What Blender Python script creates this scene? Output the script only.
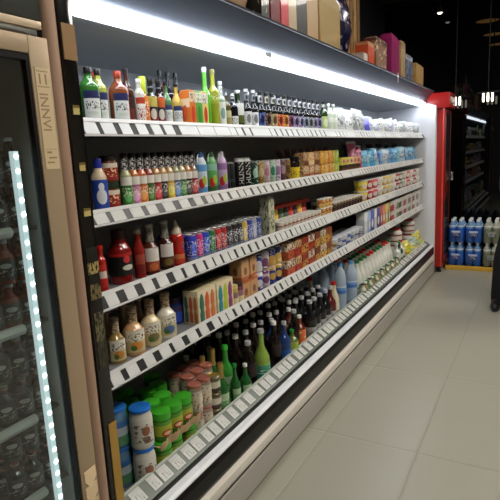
import bpy, bmesh, math, random
from mathutils import Vector, Matrix
PI = math.pi
R = random.Random(7)
COL = bpy.context.scene.collection
for o in list(bpy.data.objects):
    bpy.data.objects.remove(o)
SC = bpy.context.scene

# ------------------------------------------------------------ camera, world, light
EYE = 1.55
def make_camera(yaw, pitch, roll):
    cy, sy, cp, sp = math.cos(yaw), math.sin(yaw), math.cos(pitch), math.sin(pitch)
    f = Vector((-sy*cp, cy*cp, -sp)); r = Vector((cy, sy, 0)); d = f.cross(r)
    r2 = r*math.cos(roll) + d*math.sin(roll); d2 = -r*math.sin(roll) + d*math.cos(roll)
    cd = bpy.data.cameras.new('camera'); cam = bpy.data.objects.new('camera', cd); COL.objects.link(cam)
    u, b = -d2, -f
    cam.matrix_world = Matrix(((r2.x, u.x, b.x, 0), (r2.y, u.y, b.y, 0), (r2.z, u.z, b.z, EYE), (0, 0, 0, 1)))
    cd.sensor_width = 36; cd.lens = 36*514/500; cd.clip_start = .05
    SC.camera = cam
make_camera(math.radians(29.731), math.radians(10.637), math.radians(2.856))
W = bpy.data.worlds.new('world'); SC.world = W; W.use_nodes = True
W.node_tree.nodes['Background'].inputs[0].default_value = (.75, .8, .9, 1)
W.node_tree.nodes['Background'].inputs[1].default_value = .05
SC.view_settings.view_transform = 'Standard'
SC.view_settings.look = 'None'
SC.view_settings.gamma = 1
SC.view_settings.use_curve_mapping = False
SC.view_settings.exposure = 0.0
LED_POWER = 24.0
DISC_POWER = 1.1
PANEL_POWER = 36.0

# ------------------------------------------------------------ materials
MC = {}
def srgb(c):
    return tuple(((x/255)/12.92 if x/255 <= .04045 else ((x/255+.055)/1.055)**2.4) for x in c)
def mat(key, rgb, rough=.45, metal=0., trans=0., emit=0., coat=0., spec=.5, ior=1.45):
    if key in MC: return MC[key]
    m = bpy.data.materials.new(key); m.use_nodes = True
    p = m.node_tree.nodes['Principled BSDF']; c = srgb(rgb)+(1,)
    p.inputs['Base Color'].default_value = c; p.inputs['Roughness'].default_value = rough
    p.inputs['Metallic'].default_value = metal; p.inputs['Transmission Weight'].default_value = trans
    p.inputs['Coat Weight'].default_value = coat; p.inputs['Specular IOR Level'].default_value = spec
    p.inputs['IOR'].default_value = ior
    if emit:
        p.inputs['Emission Color'].default_value = c; p.inputs['Emission Strength'].default_value = emit
    MC[key] = m; return m
class NT:
    def __init__(s, m): s.t = m.node_tree; s.n = s.t.nodes; s.l = s.t.links
    def math(s, op, a, b=None, clamp=False):
        n = s.n.new('ShaderNodeMath'); n.operation = op; n.use_clamp = clamp
        for i, v in enumerate((a, b)):
            if v is None: continue
            if isinstance(v, (int, float)): n.inputs[i].default_value = v
            else: s.l.new(v, n.inputs[i])
        return n.outputs[0]
    def mix(s, f, a, b):
        n = s.n.new('ShaderNodeMix'); n.data_type = 'RGBA'
        for i, v in ((0, f), (6, a), (7, b)):
            if isinstance(v, tuple): n.inputs[i].default_value = v
            elif isinstance(v, float): n.inputs[i].default_value = v
            else: s.l.new(v, n.inputs[i])
        return n.outputs[2]
def printed(key, bands, emblem=None, text=None, rough=.4, speck=None, scale=1., metal=0., emblem2=None):
    """printed packaging on UV: bands [(v_from, rgb)...], emblem (u,v,ru,rv,rgb), text (v0,v1,rgb,fu,fv), speck (rgb,thr,freq)"""
    if key in MC: return MC[key]
    m = mat(key, (128, 128, 128), rough, metal, coat=.15); T = NT(m)
    p = T.n['Principled BSDF']
    uv = T.n.new('ShaderNodeUVMap'); sp = T.n.new('ShaderNodeSeparateXYZ'); T.l.new(uv.outputs[0], sp.inputs[0])
    u, v = sp.outputs[0], sp.outputs[1]
    rp = T.n.new('ShaderNodeValToRGB'); rp.color_ramp.interpolation = 'CONSTANT'; T.l.new(v, rp.inputs[0])
    el = rp.color_ramp.elements
    while len(el) > 1: el.remove(el[-1])
    el[0].position = 0; el[0].color = srgb(bands[0][1])+(1,)
    for pos, c in bands[1:]:
        e = el.new(pos); e.color = srgb(c)+(1,)
    col = rp.outputs[0]
    def noise(su, sv, seed):
        cb = T.n.new('ShaderNodeCombineXYZ'); T.l.new(T.math('MULTIPLY', u, su), cb.inputs[0]); T.l.new(T.math('MULTIPLY', v, sv), cb.inputs[1]); cb.inputs[2].default_value = seed
        nz = T.n.new('ShaderNodeTexNoise'); nz.inputs['Scale'].default_value = 1; nz.inputs['Detail'].default_value = 1; T.l.new(cb.outputs[0], nz.inputs[0]); return nz.outputs[0]
    if speck:
        c, thr, fr = speck[:3]
        col = T.mix(T.math('GREATER_THAN', noise(fr, fr*1.3, hash_(key)), thr), col, srgb(c)+(1,))
    for em in (emblem, emblem2):
        if not em: continue
        uc, vc, ru, rv, c = em
        a = T.math('DIVIDE', T.math('SUBTRACT', u, uc), ru); b = T.math('DIVIDE', T.math('SUBTRACT', v, vc), rv)
        d = T.math('ADD', T.math('MULTIPLY', a, a), T.math('MULTIPLY', b, b))
        col = T.mix(T.math('LESS_THAN', d, 1.), col, srgb(c)+(1,))
    if text:
        v0, v1, c, fu, fv = text
        f = T.math('MULTIPLY', T.math('GREATER_THAN', v, v0), T.math('LESS_THAN', v, v1))
        f = T.math('MULTIPLY', f, T.math('MULTIPLY', T.math('GREATER_THAN', u, .12), T.math('LESS_THAN', u, .88)))
        f = T.math('MULTIPLY', f, T.math('GREATER_THAN', noise(fu*2.2, fv*2.6, 3.3+hash_(key)), .56))
        col = T.mix(f, col, srgb(c)+(1,))
    T.l.new(col, p.inputs['Base Color'])
    return m
def hash_(s): return (sum(ord(c)*(i+3) for i, c in enumerate(s)) % 97)/3.
def glass_pane(key, tint=(235, 245, 245), refl=.08):
    if key in MC: return MC[key]
    m = bpy.data.materials.new(key); m.use_nodes = True; T = NT(m); T.n.remove(T.n['Principled BSDF'])
    tr = T.n.new('ShaderNodeBsdfTransparent'); tr.inputs[0].default_value = srgb(tint)+(1,)
    gl = T.n.new('ShaderNodeBsdfGlossy'); gl.inputs['Roughness'].default_value = .02
    fr = T.n.new('ShaderNodeFresnel'); fr.inputs[0].default_value = 1.5
    mx = T.n.new('ShaderNodeMixShader'); ge = T.n.new('ShaderNodeNewGeometry')
    T.l.new(T.math('MULTIPLY', T.math('ADD', fr.outputs[0], refl-.04, True), T.math('SUBTRACT', 1., ge.outputs['Backfacing'])), mx.inputs[0])
    T.l.new(tr.outputs[0], mx.inputs[1]); T.l.new(gl.outputs[0], mx.inputs[2])
    T.l.new(mx.outputs[0], T.n['Material Output'].inputs[0]); MC[key] = m; return m

# ------------------------------------------------------------ mesh helpers
def obj(name, bm, m, parent=None, off=None):
    """link a bmesh as ONE object; off = world position of the thing it belongs to"""
    if off is not None: bmesh.ops.translate(bm, vec=-Vector(off), verts=bm.verts)
    return obj_me(name, tomesh(name, bm, m), parent)
def tomesh(name, bm, m, angle=.7):
    bm.normal_update()
    for e in bm.edges:
        if len(e.link_faces) == 2 and e.calc_face_angle(0) > angle: e.smooth = False
    for f in bm.faces: f.smooth = True
    me = bpy.data.meshes.new(name); bm.to_mesh(me); bm.free()
    me.materials.append(m); return me
def obj_me(name, me, parent=None):
    o = bpy.data.objects.new(name, me); COL.objects.link(o)
    if parent: o.parent = parent
    return o
def struct(name, bm, m):
    o = obj(name, bm, m); o['kind'] = 'structure'; return o
def tag(o, label, cat, group=None):
    o['label'] = label; o['category'] = cat
    if group: o['group'] = group
    return o
def thing(name, label, cat, loc=(0, 0, 0), rz=0, group=None, rx=0, ry=0):
    o = bpy.data.objects.new(name, None); COL.objects.link(o); o.empty_display_size = .05
    o.location = loc; o.rotation_euler = (rx, ry, rz); tag(o, label, cat, group); return o
def uvl(bm): return bm.loops.layers.uv.verify()
def box(bm, x0, x1, y0, y1, z0, z1, bev=0.):
    """box whose side faces carry a 0..1 UV"""
    L = uvl(bm)
    vs = [bm.verts.new((x, y, z)) for x in (x0, x1) for y in (y0, y1) for z in (z0, z1)]
    fs = []
    for idx in ((4, 6, 7, 5), (2, 0, 1, 3), (0, 4, 5, 1), (6, 2, 3, 7), (1, 5, 7, 3), (0, 2, 6, 4)):
        f = bm.faces.new([vs[i] for i in idx]); fs.append(f)
        for lp, t in zip(f.loops, ((0, 0), (1, 0), (1, 1), (0, 1))): lp[L].uv = t
    if bev:
        es = list({e for f in fs for e in f.edges})
        bmesh.ops.bevel(bm, geom=es, offset=bev, segments=2, profile=.6, affect='EDGES')
    return bm
def bx(*a, bev=0.): return box(bmesh.new(), *a, bev=bev)
def prism_y(bm, pts, y0, y1):
    """extrude an XZ outline along Y"""
    a = [bm.verts.new((x, y0, z)) for x, z in pts]; b = [bm.verts.new((x, y1, z)) for x, z in pts]
    n = len(pts); L = uvl(bm)
    bm.faces.new(a); bm.faces.new(b[::-1])
    for i in range(n):
        f = bm.faces.new((a[i], b[i], b[(i+1) % n], a[(i+1) % n]))
        for lp, t in zip(f.loops, ((0, 0), (1, 0), (1, 1), (0, 1))): lp[L].uv = t
    bmesh.ops.recalc_face_normals(bm, faces=bm.faces)
    for e in bm.edges: e.smooth = False
    return bm
def lathe(prof, seg=20, a0=0., a1=2*PI, bm=None, cx=0, cy=0, cap=True, sx=1., sy=1.):
    bm = bm or bmesh.new(); L = uvl(bm)
    full = abs(a1-a0-2*PI) < 1e-4
    z0 = min(p[1] for p in prof); z1 = max(p[1] for p in prof); n = seg if full else seg+1
    rows = [[bm.verts.new((cx+sx*r*math.cos(a0+(a1-a0)*i/seg), cy+sy*r*math.sin(a0+(a1-a0)*i/seg), z)) for i in range(n)] for r, z in prof]
    for j in range(len(prof)-1):
        for i in range(seg):
            k = (i+1) % n
            f = bm.faces.new((rows[j][i], rows[j][k], rows[j+1][k], rows[j+1][i]))
            for lp, (q, w) in zip(f.loops, ((i, j), (i+1, j), (i+1, j+1), (i, j+1))):
                lp[L].uv = (q/seg, (prof[w][1]-z0)/max(1e-6, z1-z0))
    if cap and full:
        for row in (rows[0][::-1], rows[-1]):
            f = bm.faces.new(row)
            v = 0 if row is not rows[-1] else 1
            for lp in f.loops: lp[L].uv = (.02, v)
    return bm
def rodbm(bm, p0, p1, r, seg=8):
    p0, p1 = Vector(p0), Vector(p1); d = p1-p0
    q = d.to_track_quat('Z', 'Y').to_matrix().to_4x4()
    b2 = lathe([(r, 0), (r, d.length)], seg)
    bmesh.ops.transform(b2, matrix=Matrix.Translation(p0) @ q, verts=b2.verts)
    me = bpy.data.meshes.new('t'); b2.to_mesh(me); b2.free(); bm.from_mesh(me); bpy.data.meshes.remove(me); return bm
ORD = ['', 'first', 'second', 'third', 'fourth', 'fifth', 'sixth', 'seventh', 'eighth', 'ninth', 'tenth', 'eleventh', 'twelfth', 'thirteenth', 'fourteenth', 'fifteenth', 'sixteenth', 'seventeenth', 'eighteenth', 'nineteenth', 'twentieth']
def nth(n):
    if n <= 20: return ORD[n]
    return {2: 'twenty-', 3: 'thirty-', 4: 'forty-', 5: 'fifty-'}[n//10]+ORD[n % 10] if n % 10 else {30: 'thirtieth', 40: 'fortieth', 50: 'fiftieth'}[n]

# ------------------------------------------------------------ the setting
def floor_mat():
    m = mat('floor_tiles', (188, 184, 170), .22, spec=.5); T = NT(m); p = T.n['Principled BSDF']
    g = T.n.new('ShaderNodeNewGeometry'); sp = T.n.new('ShaderNodeSeparateXYZ'); T.l.new(g.outputs['Position'], sp.inputs[0])
    def line(c, off, per, w):
        a = T.math('DIVIDE', T.math('SUBTRACT', c, off), per); fr = T.math('SUBTRACT', T.math('FRACT', T.math('ADD', a, 100.5)), .5)
        return T.math('MULTIPLY', T.math('ABSOLUTE', fr), per)
    dx = line(sp.outputs[0], -.487, .4935, 0); dy = line(sp.outputs[1], 2.475, .97, 0)
    d = T.math('MINIMUM', dx, dy)
    gr = T.math('LESS_THAN', d, .0017)
    nz = T.n.new('ShaderNodeTexNoise'); nz.inputs['Scale'].default_value = 3.; nz.inputs['Detail'].default_value = 5
    T.l.new(g.outputs['Position'], nz.inputs[0])
    base = T.mix(nz.outputs[0], srgb((156, 154, 139))+(1,), srgb((160, 158, 143))+(1,))
    T.l.new(T.mix(gr, base, srgb((140, 136, 122))+(1,)), p.inputs['Base Color'])
    bev = T.math('MINIMUM', T.math('DIVIDE', d, .012), 1.)
    bp = T.n.new('ShaderNodeBump'); bp.inputs['Strength'].default_value = .3; bp.inputs['Distance'].default_value = .006
    T.l.new(bev, bp.inputs['Height']); T.l.new(bp.outputs[0], p.inputs['Normal'])
    p.inputs['Roughness'].default_value = .3
    return m
CEIL = 3.42; WINY = 7.4; LX = -1.95
struct('floor', bx(LX, 3.2, -2.2, WINY+.1, -.06, 0), floor_mat())
struct('ceiling', bx(LX, 3.2, -2.2, WINY+.1, CEIL, CEIL+.06), mat('dark_ceiling', (38, 36, 34), .8))
struct('wall_left', bx(LX-.08, LX, -2.2, WINY+.1, 0, CEIL), mat('dark_navy_wall', (24, 28, 36), .7))
struct('wall_right', bx(3.2, 3.28, -2.2, WINY+.1, 0, CEIL), mat('brown_wall', (132, 122, 106), .7))
struct('wall_rear', bx(LX, 3.2, -2.28, -2.2, 0, CEIL), mat('brown_wall', (0, 0, 0)))
win = bx(LX, 3.2, WINY, WINY+.02, .08, CEIL)
struct('window_1', win, mat('night_window_glass', (5, 6, 8), .015, spec=.5, ior=1.5))
wf = bmesh.new(); box(wf, LX, 3.2, WINY-.05, WINY+.03, 0, .08); box(wf, LX, 3.2, WINY-.04, WINY+.03, CEIL-.06, CEIL)
struct('trim_1', wf, mat('window_frame_black', (20, 20, 22), .4))
pl = bx(-1.0, 3.2, 6.70, WINY-.05, 0, .046)
struct('trim_2', pl, mat('platform_black', (22, 22, 24), .5))
struct('trim_3', bx(-1.0, 3.2, 6.672, 6.70, 0, .052, bev=.003), mat('yellow_edge', (222, 176, 62), .35))

# ------------------------------------------------------------ ceiling lamps, added fill panels, stand-ins for window reflections
def disc_lamp(x, y, label):
    t = thing('ceiling_lamp', label, 'lamp', (x, y, CEIL), 0, 'round warm ceiling lamps')
    obj('lamp_rim', lathe([(.2, -.001), (.2, -.03), (.17, -.03), (.17, -.012)], 28, cap=False), mat('lamp_rim', (70, 58, 44), .4, .6), t)
    obj('diffuser', lathe([(.001, -.02), (.17, -.02), (.17, -.006), (.001, -.006)], 28, cap=False), mat('warm_diffuser', (255, 190, 110), .5, emit=DISC_POWER), t)
for i, y in enumerate((5.5, 4.3, 3.2)):
    disc_lamp(-.85, y, ('round warm ceiling lamp nearest the dark window', 'round warm ceiling lamp in the middle of the row of three', 'round warm ceiling lamp farthest from the dark window')[i])
def fill_panel(x, y, label):  # unseen panels added above the aisle to fill floor and shelf fronts
    t = thing('ceiling_panel_light', label, 'lamp', (x, y, CEIL), 0, 'square ceiling lights over the aisle')
    fr = bmesh.new()
    for a in ((-.32, .32, -.32, -.3), (-.32, .32, .3, .32), (-.32, -.3, -.3, .3), (.3, .32, -.3, .3)): box(fr, *a, -.03, -.001)
    obj('frame', fr, mat('panel_frame', (200, 200, 200), .5), t)
    obj('diffuser', bx(-.3, .3, -.3, .3, -.02, -.002), mat('panel_diffuser', (255, 247, 236), .5, emit=PANEL_POWER), t)
for i, y in enumerate((.6, 2.4, 4.2, 6.0)):
    fill_panel(.75, y, 'square white ceiling light, %s from the camera end of the aisle' % nth(i+1))
def reflection_bulbs(x, y, z, n, label):  # hanging bulbs added to stand in for ceiling lights mirrored in the window
    t = thing('cluster_lamp', label, 'lamp', (x, y, z), 0, 'lamp clusters hanging before the dark window')
    b = bmesh.new(); rodbm(b, (0, 0, .05), (0, 0, CEIL-z), .006); obj('cord', b, mat('cord_black', (12, 12, 12), .6), t)
    obj('bar', bx(-.12, .12, -.012, .012, .045, .065), mat('cord_black', (12, 12, 12)), t)
    for k in range(n):
        px = (k-(n-1)/2)*.05
        obj('bulb', lathe([(.004, -.06), (.012, -.052), (.014, -.02), (.012, .02), (.012, .05)], 12, cx=px), mat('bulb_glow', (255, 246, 225), .4, emit=3.), t)
reflection_bulbs(-.985, 7.1, 2.07, 3, 'cluster of small white bulbs beside the red cooler top')
reflection_bulbs(-.615, 7.1, 2.085, 3, 'cluster of three white bulbs hanging right of the red cooler')
t = thing('spotlight', 'tiny white spotlight hanging high in the dark above the red cooler', 'lamp', (-1.19, 7.1, 3.15))  # added hanging light, in place of a lamp mirrored in the window
b = bmesh.new(); rodbm(b, (0, 0, .05), (0, 0, CEIL-3.15), .006); obj('stem', b, mat('cord_black', (0, 0, 0)), t)
obj('housing', lathe([(.02, .06), (.035, .02), (.038, -.01)], 14), mat('spot_black', (16, 16, 16), .5), t)
obj('bulb', lathe([(.001, -.03), (.02, -.024), (.03, -.0105)], 14), mat('bulb_glow', (0, 0, 0)), t)

# ------------------------------------------------------------ open display fridge
Y0, Y1 = 1.045, 6.40
FO = (-1.1, 1.0, 0)
fridge = thing('open_display_fridge', 'long open refrigerated display with four shelves and a bright light tube', 'fridge', FO)
white = mat('white_enamel', (228, 230, 236), .35); alum = mat('brushed_aluminium', (196, 196, 192), .35, .5)
darkm = mat('charcoal_metal', (58, 62, 70), .4, .3)
fp = lambda n, b, m, parent=fridge: obj(n, b, m, parent, FO)
fp('back_panel', bx(-1.85, -1.76, Y0, Y1, .05, 2.1), mat('grey_back_panel', (184, 190, 196), .55))
ep = fp('end_panel', bx(-1.85, -1.1, .997, Y0, 0, 2.15, bev=.004), mat('black_gloss_panel', (16, 14, 13), .12, spec=.8))
def st(z0, z1, m, w=.05): return fp('sticker', bx(-1.0995, -1.0975, 1.021-w/2, 1.021+w/2, z0, z1), m, ep)  # coloured patches painted in as reflections on the gloss panel
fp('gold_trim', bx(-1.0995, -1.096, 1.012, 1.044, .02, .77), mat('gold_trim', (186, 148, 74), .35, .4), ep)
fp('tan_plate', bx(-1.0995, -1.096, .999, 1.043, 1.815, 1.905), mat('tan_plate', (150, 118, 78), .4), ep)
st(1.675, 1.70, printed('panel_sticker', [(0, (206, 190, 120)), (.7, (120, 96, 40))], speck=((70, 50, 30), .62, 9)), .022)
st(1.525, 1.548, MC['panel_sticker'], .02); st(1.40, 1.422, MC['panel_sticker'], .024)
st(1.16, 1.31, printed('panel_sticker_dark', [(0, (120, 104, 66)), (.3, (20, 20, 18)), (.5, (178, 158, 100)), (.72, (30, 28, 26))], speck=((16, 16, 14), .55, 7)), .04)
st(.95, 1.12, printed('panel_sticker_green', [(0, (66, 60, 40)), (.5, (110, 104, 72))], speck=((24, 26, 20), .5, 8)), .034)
fe = fp('end_panel', prism_y(bmesh.new(), [(-1.1, .02), (-1.1, 1.99), (-1.235, 2.028), (-1.76, 1.965), (-1.85, 2.09), (-1.85, .02)], Y1, Y1+.05), white)
fp('edge_strip', bx(-1.0998, -1.092, Y1+.03, Y1+.052, .03, 1.985), mat('pale_edge', (214, 206, 196), .4), fe)
# canopy: slanted front, light grey underside, tube
fp('canopy', prism_y(bmesh.new(), [(-1.13, 2.15), (-1.845, 2.15), (-1.845, 2.1), (-1.76, 1.965), (-1.262, 1.992), (-1.236, 2.03)], Y0, Y1+.05), mat('canopy_grey', (46, 52, 62), .38, .1))
fp('canopy_lip', bx(-1.135, -1.126, Y0, Y1+.05, 2.146, 2.156), mat('canopy_lip', (36, 38, 44), .7), fridge)
fp('canopy_liner', prism_y(bmesh.new(), [(-1.262, 1.990), (-1.76, 1.963), (-1.76, 1.960), (-1.262, 1.986)], Y0, Y1), mat('canopy_liner', (166, 172, 178), .5))
lt = fp('light_tube', bx(-1.243, -1.212, Y0+.01, Y1-.01, 1.983, 2.026, bev=.008), mat('light_tube_glow', (236, 244, 255), .4, emit=LED_POWER))
for y in (1.065, 6.38): fp('tube_cap', bx(-1.245, -1.209, y-.012, y+.012, 1.979, 2.03, bev=.004), white, lt)
fp('tube_clip', bx(-1.214, -1.202, 2.36, 2.42, 2.012, 2.036, bev=.003), mat('clip_grey', (168, 176, 186), .4), lt)
SH = [1.668, 1.382, 1.110, .833]            # shelf surfaces
RT = [1.683, 1.396, 1.125, .848]; RB = [1.630, 1.3485, 1.072, .799]
RAILX = -1.232
tagm = mat('price_tag_white', (216, 218, 217), .5)
tagm2 = printed('price_tag_barcode', [(0, (200, 202, 198)), (.3, (216, 218, 214))], text=(.35, .9, (120, 122, 122), 12, .5), rough=.5)
for s in range(4):
    z, top, bot = SH[s], RT[s], RB[s]
    shf = fp('shelf', bx(-1.76, RAILX-.004, Y0, Y1, z-.018, z), mat('shelf_grey', (132, 134, 136), .45))
    fp('price_rail', prism_y(bmesh.new(), [(RAILX-.01, top-.011), (RAILX-.006, top-.010), (RAILX+.015, bot), (RAILX+.009, bot-.002)], Y0, Y1), mat('rail_dark', (40, 42, 44), .35), shf)
    fp('rail_lip', prism_y(bmesh.new(), [(RAILX-.012, top), (RAILX-.006, top+.001), (RAILX-.002, top-.011), (RAILX-.012, top-.013)], Y0, Y1), mat('rail_lip_white', (222, 224, 224), .35), shf)
    fp('rail_foot', prism_y(bmesh.new(), [(RAILX+.006, bot-.004), (RAILX+.018, bot-.004), (RAILX+.018, bot+.002), (RAILX+.012, bot+.002)], Y0, Y1), mat('rail_lip_white', (0, 0, 0)), shf)
    y = Y0+.04
    n = 0
    while y < Y1-.08 and n < 98:
        if y < 1.75: w, g = .05+R.random()*.012, .018+R.random()*.026
        else: w, g = .046+R.random()*.014, .008+R.random()*.016
        if y > 1.6 and R.random() < .07: w, g = .19, .01
        if s == 0 and 1.62 < y < 2.0: w, g = .12, .004
        if y > 3.2: w, g = w*1.05, g*.9
        fp('price_tag', prism_y(bmesh.new(), [(RAILX-.0058, top-.0125), (RAILX-.0035, top-.0118), (RAILX+.0158, bot+.0035), (RAILX+.0135, bot+.0028)], y, min(y+w, Y1-.01)), tagm, shf)
        y += w+g; n += 1
fp('well_floor', bx(-1.76, -1.205, Y0, Y1, .315, .345), mat('well_floor', (120, 122, 122), .5))
fp('well_front', bx(-1.205, -1.15, Y0, Y1, .05, .345), mat('well_front', (150, 152, 150), .4))
fp('white_sill', prism_y(bmesh.new(), [(-1.138, .349), (-1.112, .346), (-1.10, .338), (-1.10, .332), (-1.15, .332)], Y0, Y1), mat('sill_white', (226, 228, 232), .3))
fp('black_bumper', prism_y(bmesh.new(), [(-1.15, .332), (-1.10, .332), (-1.094, .31), (-1.094, .25), (-1.10, .232), (-1.15, .232)], Y0, Y1), mat('bumper_black', (8, 8, 10), .35, spec=.25))
fp('lower_bumper', prism_y(bmesh.new(), [(-1.15, .231), (-1.098, .231), (-1.084, .216), (-1.082, .185), (-1.086, .170), (-1.09, .166), (-1.15, .166)], Y0, Y1), mat('bumper_beige', (226, 220, 210), .4))
fp('groove', bx(-1.15, -1.1, Y0, Y1, .142, .166), mat('kick_dark', (40, 38, 36), .6))
fp('base_panel', bx(-1.15, -1.088, Y0, Y1, .02, .142), mat('base_grey', (176, 172, 164), .4))
fp('kick_plate', bx(-1.14, -1.10, Y0, Y1, 0, .02), mat('kick_dark', (40, 38, 36), .6))
lg = fp('ticket_strip', prism_y(bmesh.new(), [(-1.211, .400), (-1.208, .406), (-1.147, .364), (-1.15, .358)], Y0, Y1), mat('ticket_strip_plastic', (112, 120, 112), .25))
fp('glass_edge', prism_y(bmesh.new(), [(-1.218, .402), (-1.214, .411), (-1.206, .408), (-1.204, .402)], Y0, Y1), mat('glass_edge_pale', (176, 186, 176), .25), lg)
fp('dark_seam', bx(-1.155, -1.139, Y0, Y1, .346, .359), mat('kick_dark', (0, 0, 0)), lg)
y = Y0+.05; n = 0
while y < Y1-.1 and n < 95:
    w = .055 if R.random() < .7 else .045
    fp('price_tag', prism_y(bmesh.new(), [(-1.203, .4035), (-1.202, .405), (-1.157, .374), (-1.158, .3725)], y, y+w), tagm2, lg); n += 1; y += w+.01+R.random()*.03; n += 0 if y < 5.6 else 1

# ------------------------------------------------------------ glass door fridge on the left
CO = (-1.1, .5, 0)
cool = thing('glass_door_fridge', 'tall champagne framed glass door fridge with a lit column inside', 'fridge', CO)
cp = lambda n, b, m, parent=cool: obj(n, b, m, parent, CO)
champ = mat('champagne_frame', (176, 156, 128), .35, .25)
CY0, CY1 = .15, .952
inner = mat('cooler_inner', (168, 172, 168), .4, .1)
cab = bmesh.new()
box(cab, -1.85, -1.80, CY0, CY1, .1, 2.15); box(cab, -1.8, -1.135, CY0, CY0+.03, .1, 1.87); box(cab, -1.8, -1.135, CY1-.02, CY1, .1, 1.87)
box(cab, -1.8, -1.135, CY0, CY1, .1, .16); box(cab, -1.8, -1.135, CY0, CY1, 1.86, 1.9)
cp('cabinet', cab, inner)
cp('base', bx(-1.84, -1.12, CY0, CY1, 0, .1), mat('kick_dark', (0, 0, 0)))
cp('header', bx(-1.8, -1.11, CY0, CY1-.002, 1.9, 2.15, bev=.004), mat('header_dark', (62, 66, 62), .3, .2))
cp('header_trim', bx(-1.112, -1.1, CY0, CY1-.012, 1.876, 1.896, bev=.003), mat('trim_beige', (196, 178, 150), .35, .2))
door = bmesh.new()
for a in ((.893, CY1, .12, 1.858), (CY0, CY0+.06, .12, 1.858), (CY0+.06, .893, 1.815, 1.858), (CY0+.06, .893, .12, .2)): box(door, -1.13, -1.1, *a, bev=.003)
dr = cp('door_frame', door, champ)
ga = bmesh.new()
for a in ((.884, .893, .2, 1.815), (CY0+.06, CY0+.075, .2, 1.815), (CY0+.075, .884, 1.80, 1.815), (CY0+.075, .884, .2, .215)): box(ga, -1.127, -1.104, *a)
cp('gasket', ga, mat('gasket_black', (22, 20, 20), .35), dr)
cp('glass', bx(-1.119, -1.113, CY0+.07, .888, .21, 1.805), glass_pane('cooler_door_glass', (225, 232, 230), .13), dr)
cr = mat('cream_sticker', (214, 194, 156), .5)
ls = cp('label_strip', bx(-1.1, -1.0985, .902, .945, 1.535, 1.785), cr, dr)
brown = mat('sticker_ink', (160, 132, 96), .6)
fc = bpy.data.curves.new('lettering', 'FONT'); fc.body = 'INNVI'; fc.size = .036; fc.extrude = .0004
fo = bpy.data.objects.new('lettering_src', fc); COL.objects.link(fo)
bpy.context.view_layer.update()
fm = bpy.data.meshes.new_from_object(fo.evaluated_get(bpy.context.evaluated_depsgraph_get())); bpy.data.objects.remove(fo)
fm.materials.clear(); fm.materials.append(brown)
lo = obj_me('lettering', fm, dr); lo.rotation_euler = (0, PI/2, 0); lo.location = (.0022, .408, 1.72)
lo.rotation_mode = 'XYZ'
mrot = Matrix(((0, 0, 1, 0), (0, 1, 0, 0), (-1, 0, 0, 0), (0, 0, 0, 1)))
lo.matrix_local = Matrix.Translation((.0018, .408, 1.725)) @ mrot
mk = bmesh.new()
for y0, y1, z0, z1 in ((.906, .94, 1.775, 1.777), (.912, .916, 1.745, 1.77), (.93, .934, 1.745, 1.77), (.906, .94, 1.738, 1.74), (.906, .942, 1.585, 1.586), (.91, .925, 1.575, 1.58), (.915, .938, 1.562, 1.566), (.908, .93, 1.55, 1.554)): box(mk, -1.0985, -1.0978, y0, y1, z0, z1)
cp('printed_lines', mk, brown, ls)
for k in range(3):                             # arrow stickers near the floor end of the stile
    z = .675-k*.05
    a = bmesh.new(); pts = [(.904, z), (.946, z+.004), (.947, z-.028), (.925, z-.058), (.904, z-.03)]
    f0 = [a.verts.new((-1.0998+k*0, y, zz)) for y, zz in pts]; f1 = [a.verts.new((-1.0975-.0004*k, y, zz)) for y, zz in pts]
    a.faces.new(f0); a.faces.new(f1[::-1])
    for i in range(5): a.faces.new((f0[i], f1[i], f1[(i+1) % 5], f0[(i+1) % 5]))
    bmesh.ops.recalc_face_normals(a, faces=a.faces)
    cp('arrow_sticker', a, mat('arrow_cream%d' % k, (244-10*k, 218-10*k, 178-8*k), .5), dr)
cp('side_post', lathe([(.021, 0.0), (.021, 2.15)], 20, cx=-1.117, cy=.974, sx=1.0, sy=1.0), mat('rose_beige_post', (176, 146, 124), .45, .15))
cp('post_backing', bx(-1.8, -1.118, .953, .995, 0, 2.15), mat('kick_dark', (0, 0, 0)))
ledc = cp('light_column', bx(-1.192, -1.176, .868, .884, .3, 1.585), mat('light_column_body', (196, 210, 214), .4, emit=1.3))
for k in range(34):
    z = 1.572-k*.0375
    cp('diode', lathe([(.0062, 0), (.0055, .002), (.003, .0035)], 10), mat('diode_glow', (226, 246, 255), .4, emit=22.), ledc).matrix_local = Matrix.Translation((-.076+.0, .376, z)) @ Matrix.Rotation(PI/2, 4, 'Y')
    # mesh was translated by the root offset; undo below
for o in ledc.children:
    for v in o.data.vertices: v.co += Vector(CO)
CSH = [1.385, 1.122, .86, .635]
for z in CSH:
    s = cp('shelf', bx(-1.79, -1.2, CY0+.03, .93, z-.01, z), mat('cooler_shelf', (60, 62, 60), .4, .3))
    cp('shelf_rail', prism_y(bmesh.new(), [(-1.2, z+.008), (-1.2, z-.02), (-1.19, z-.018), (-1.182, z-.006), (-1.19, z+.006)], CY0+.06, .845), mat('cooler_rail', (206, 204, 196), .4), s)
cp('shelf', bx(-1.79, -1.2, CY0+.03, .93, .36, .372), mat('cooler_shelf', (0, 0, 0)))

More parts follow.
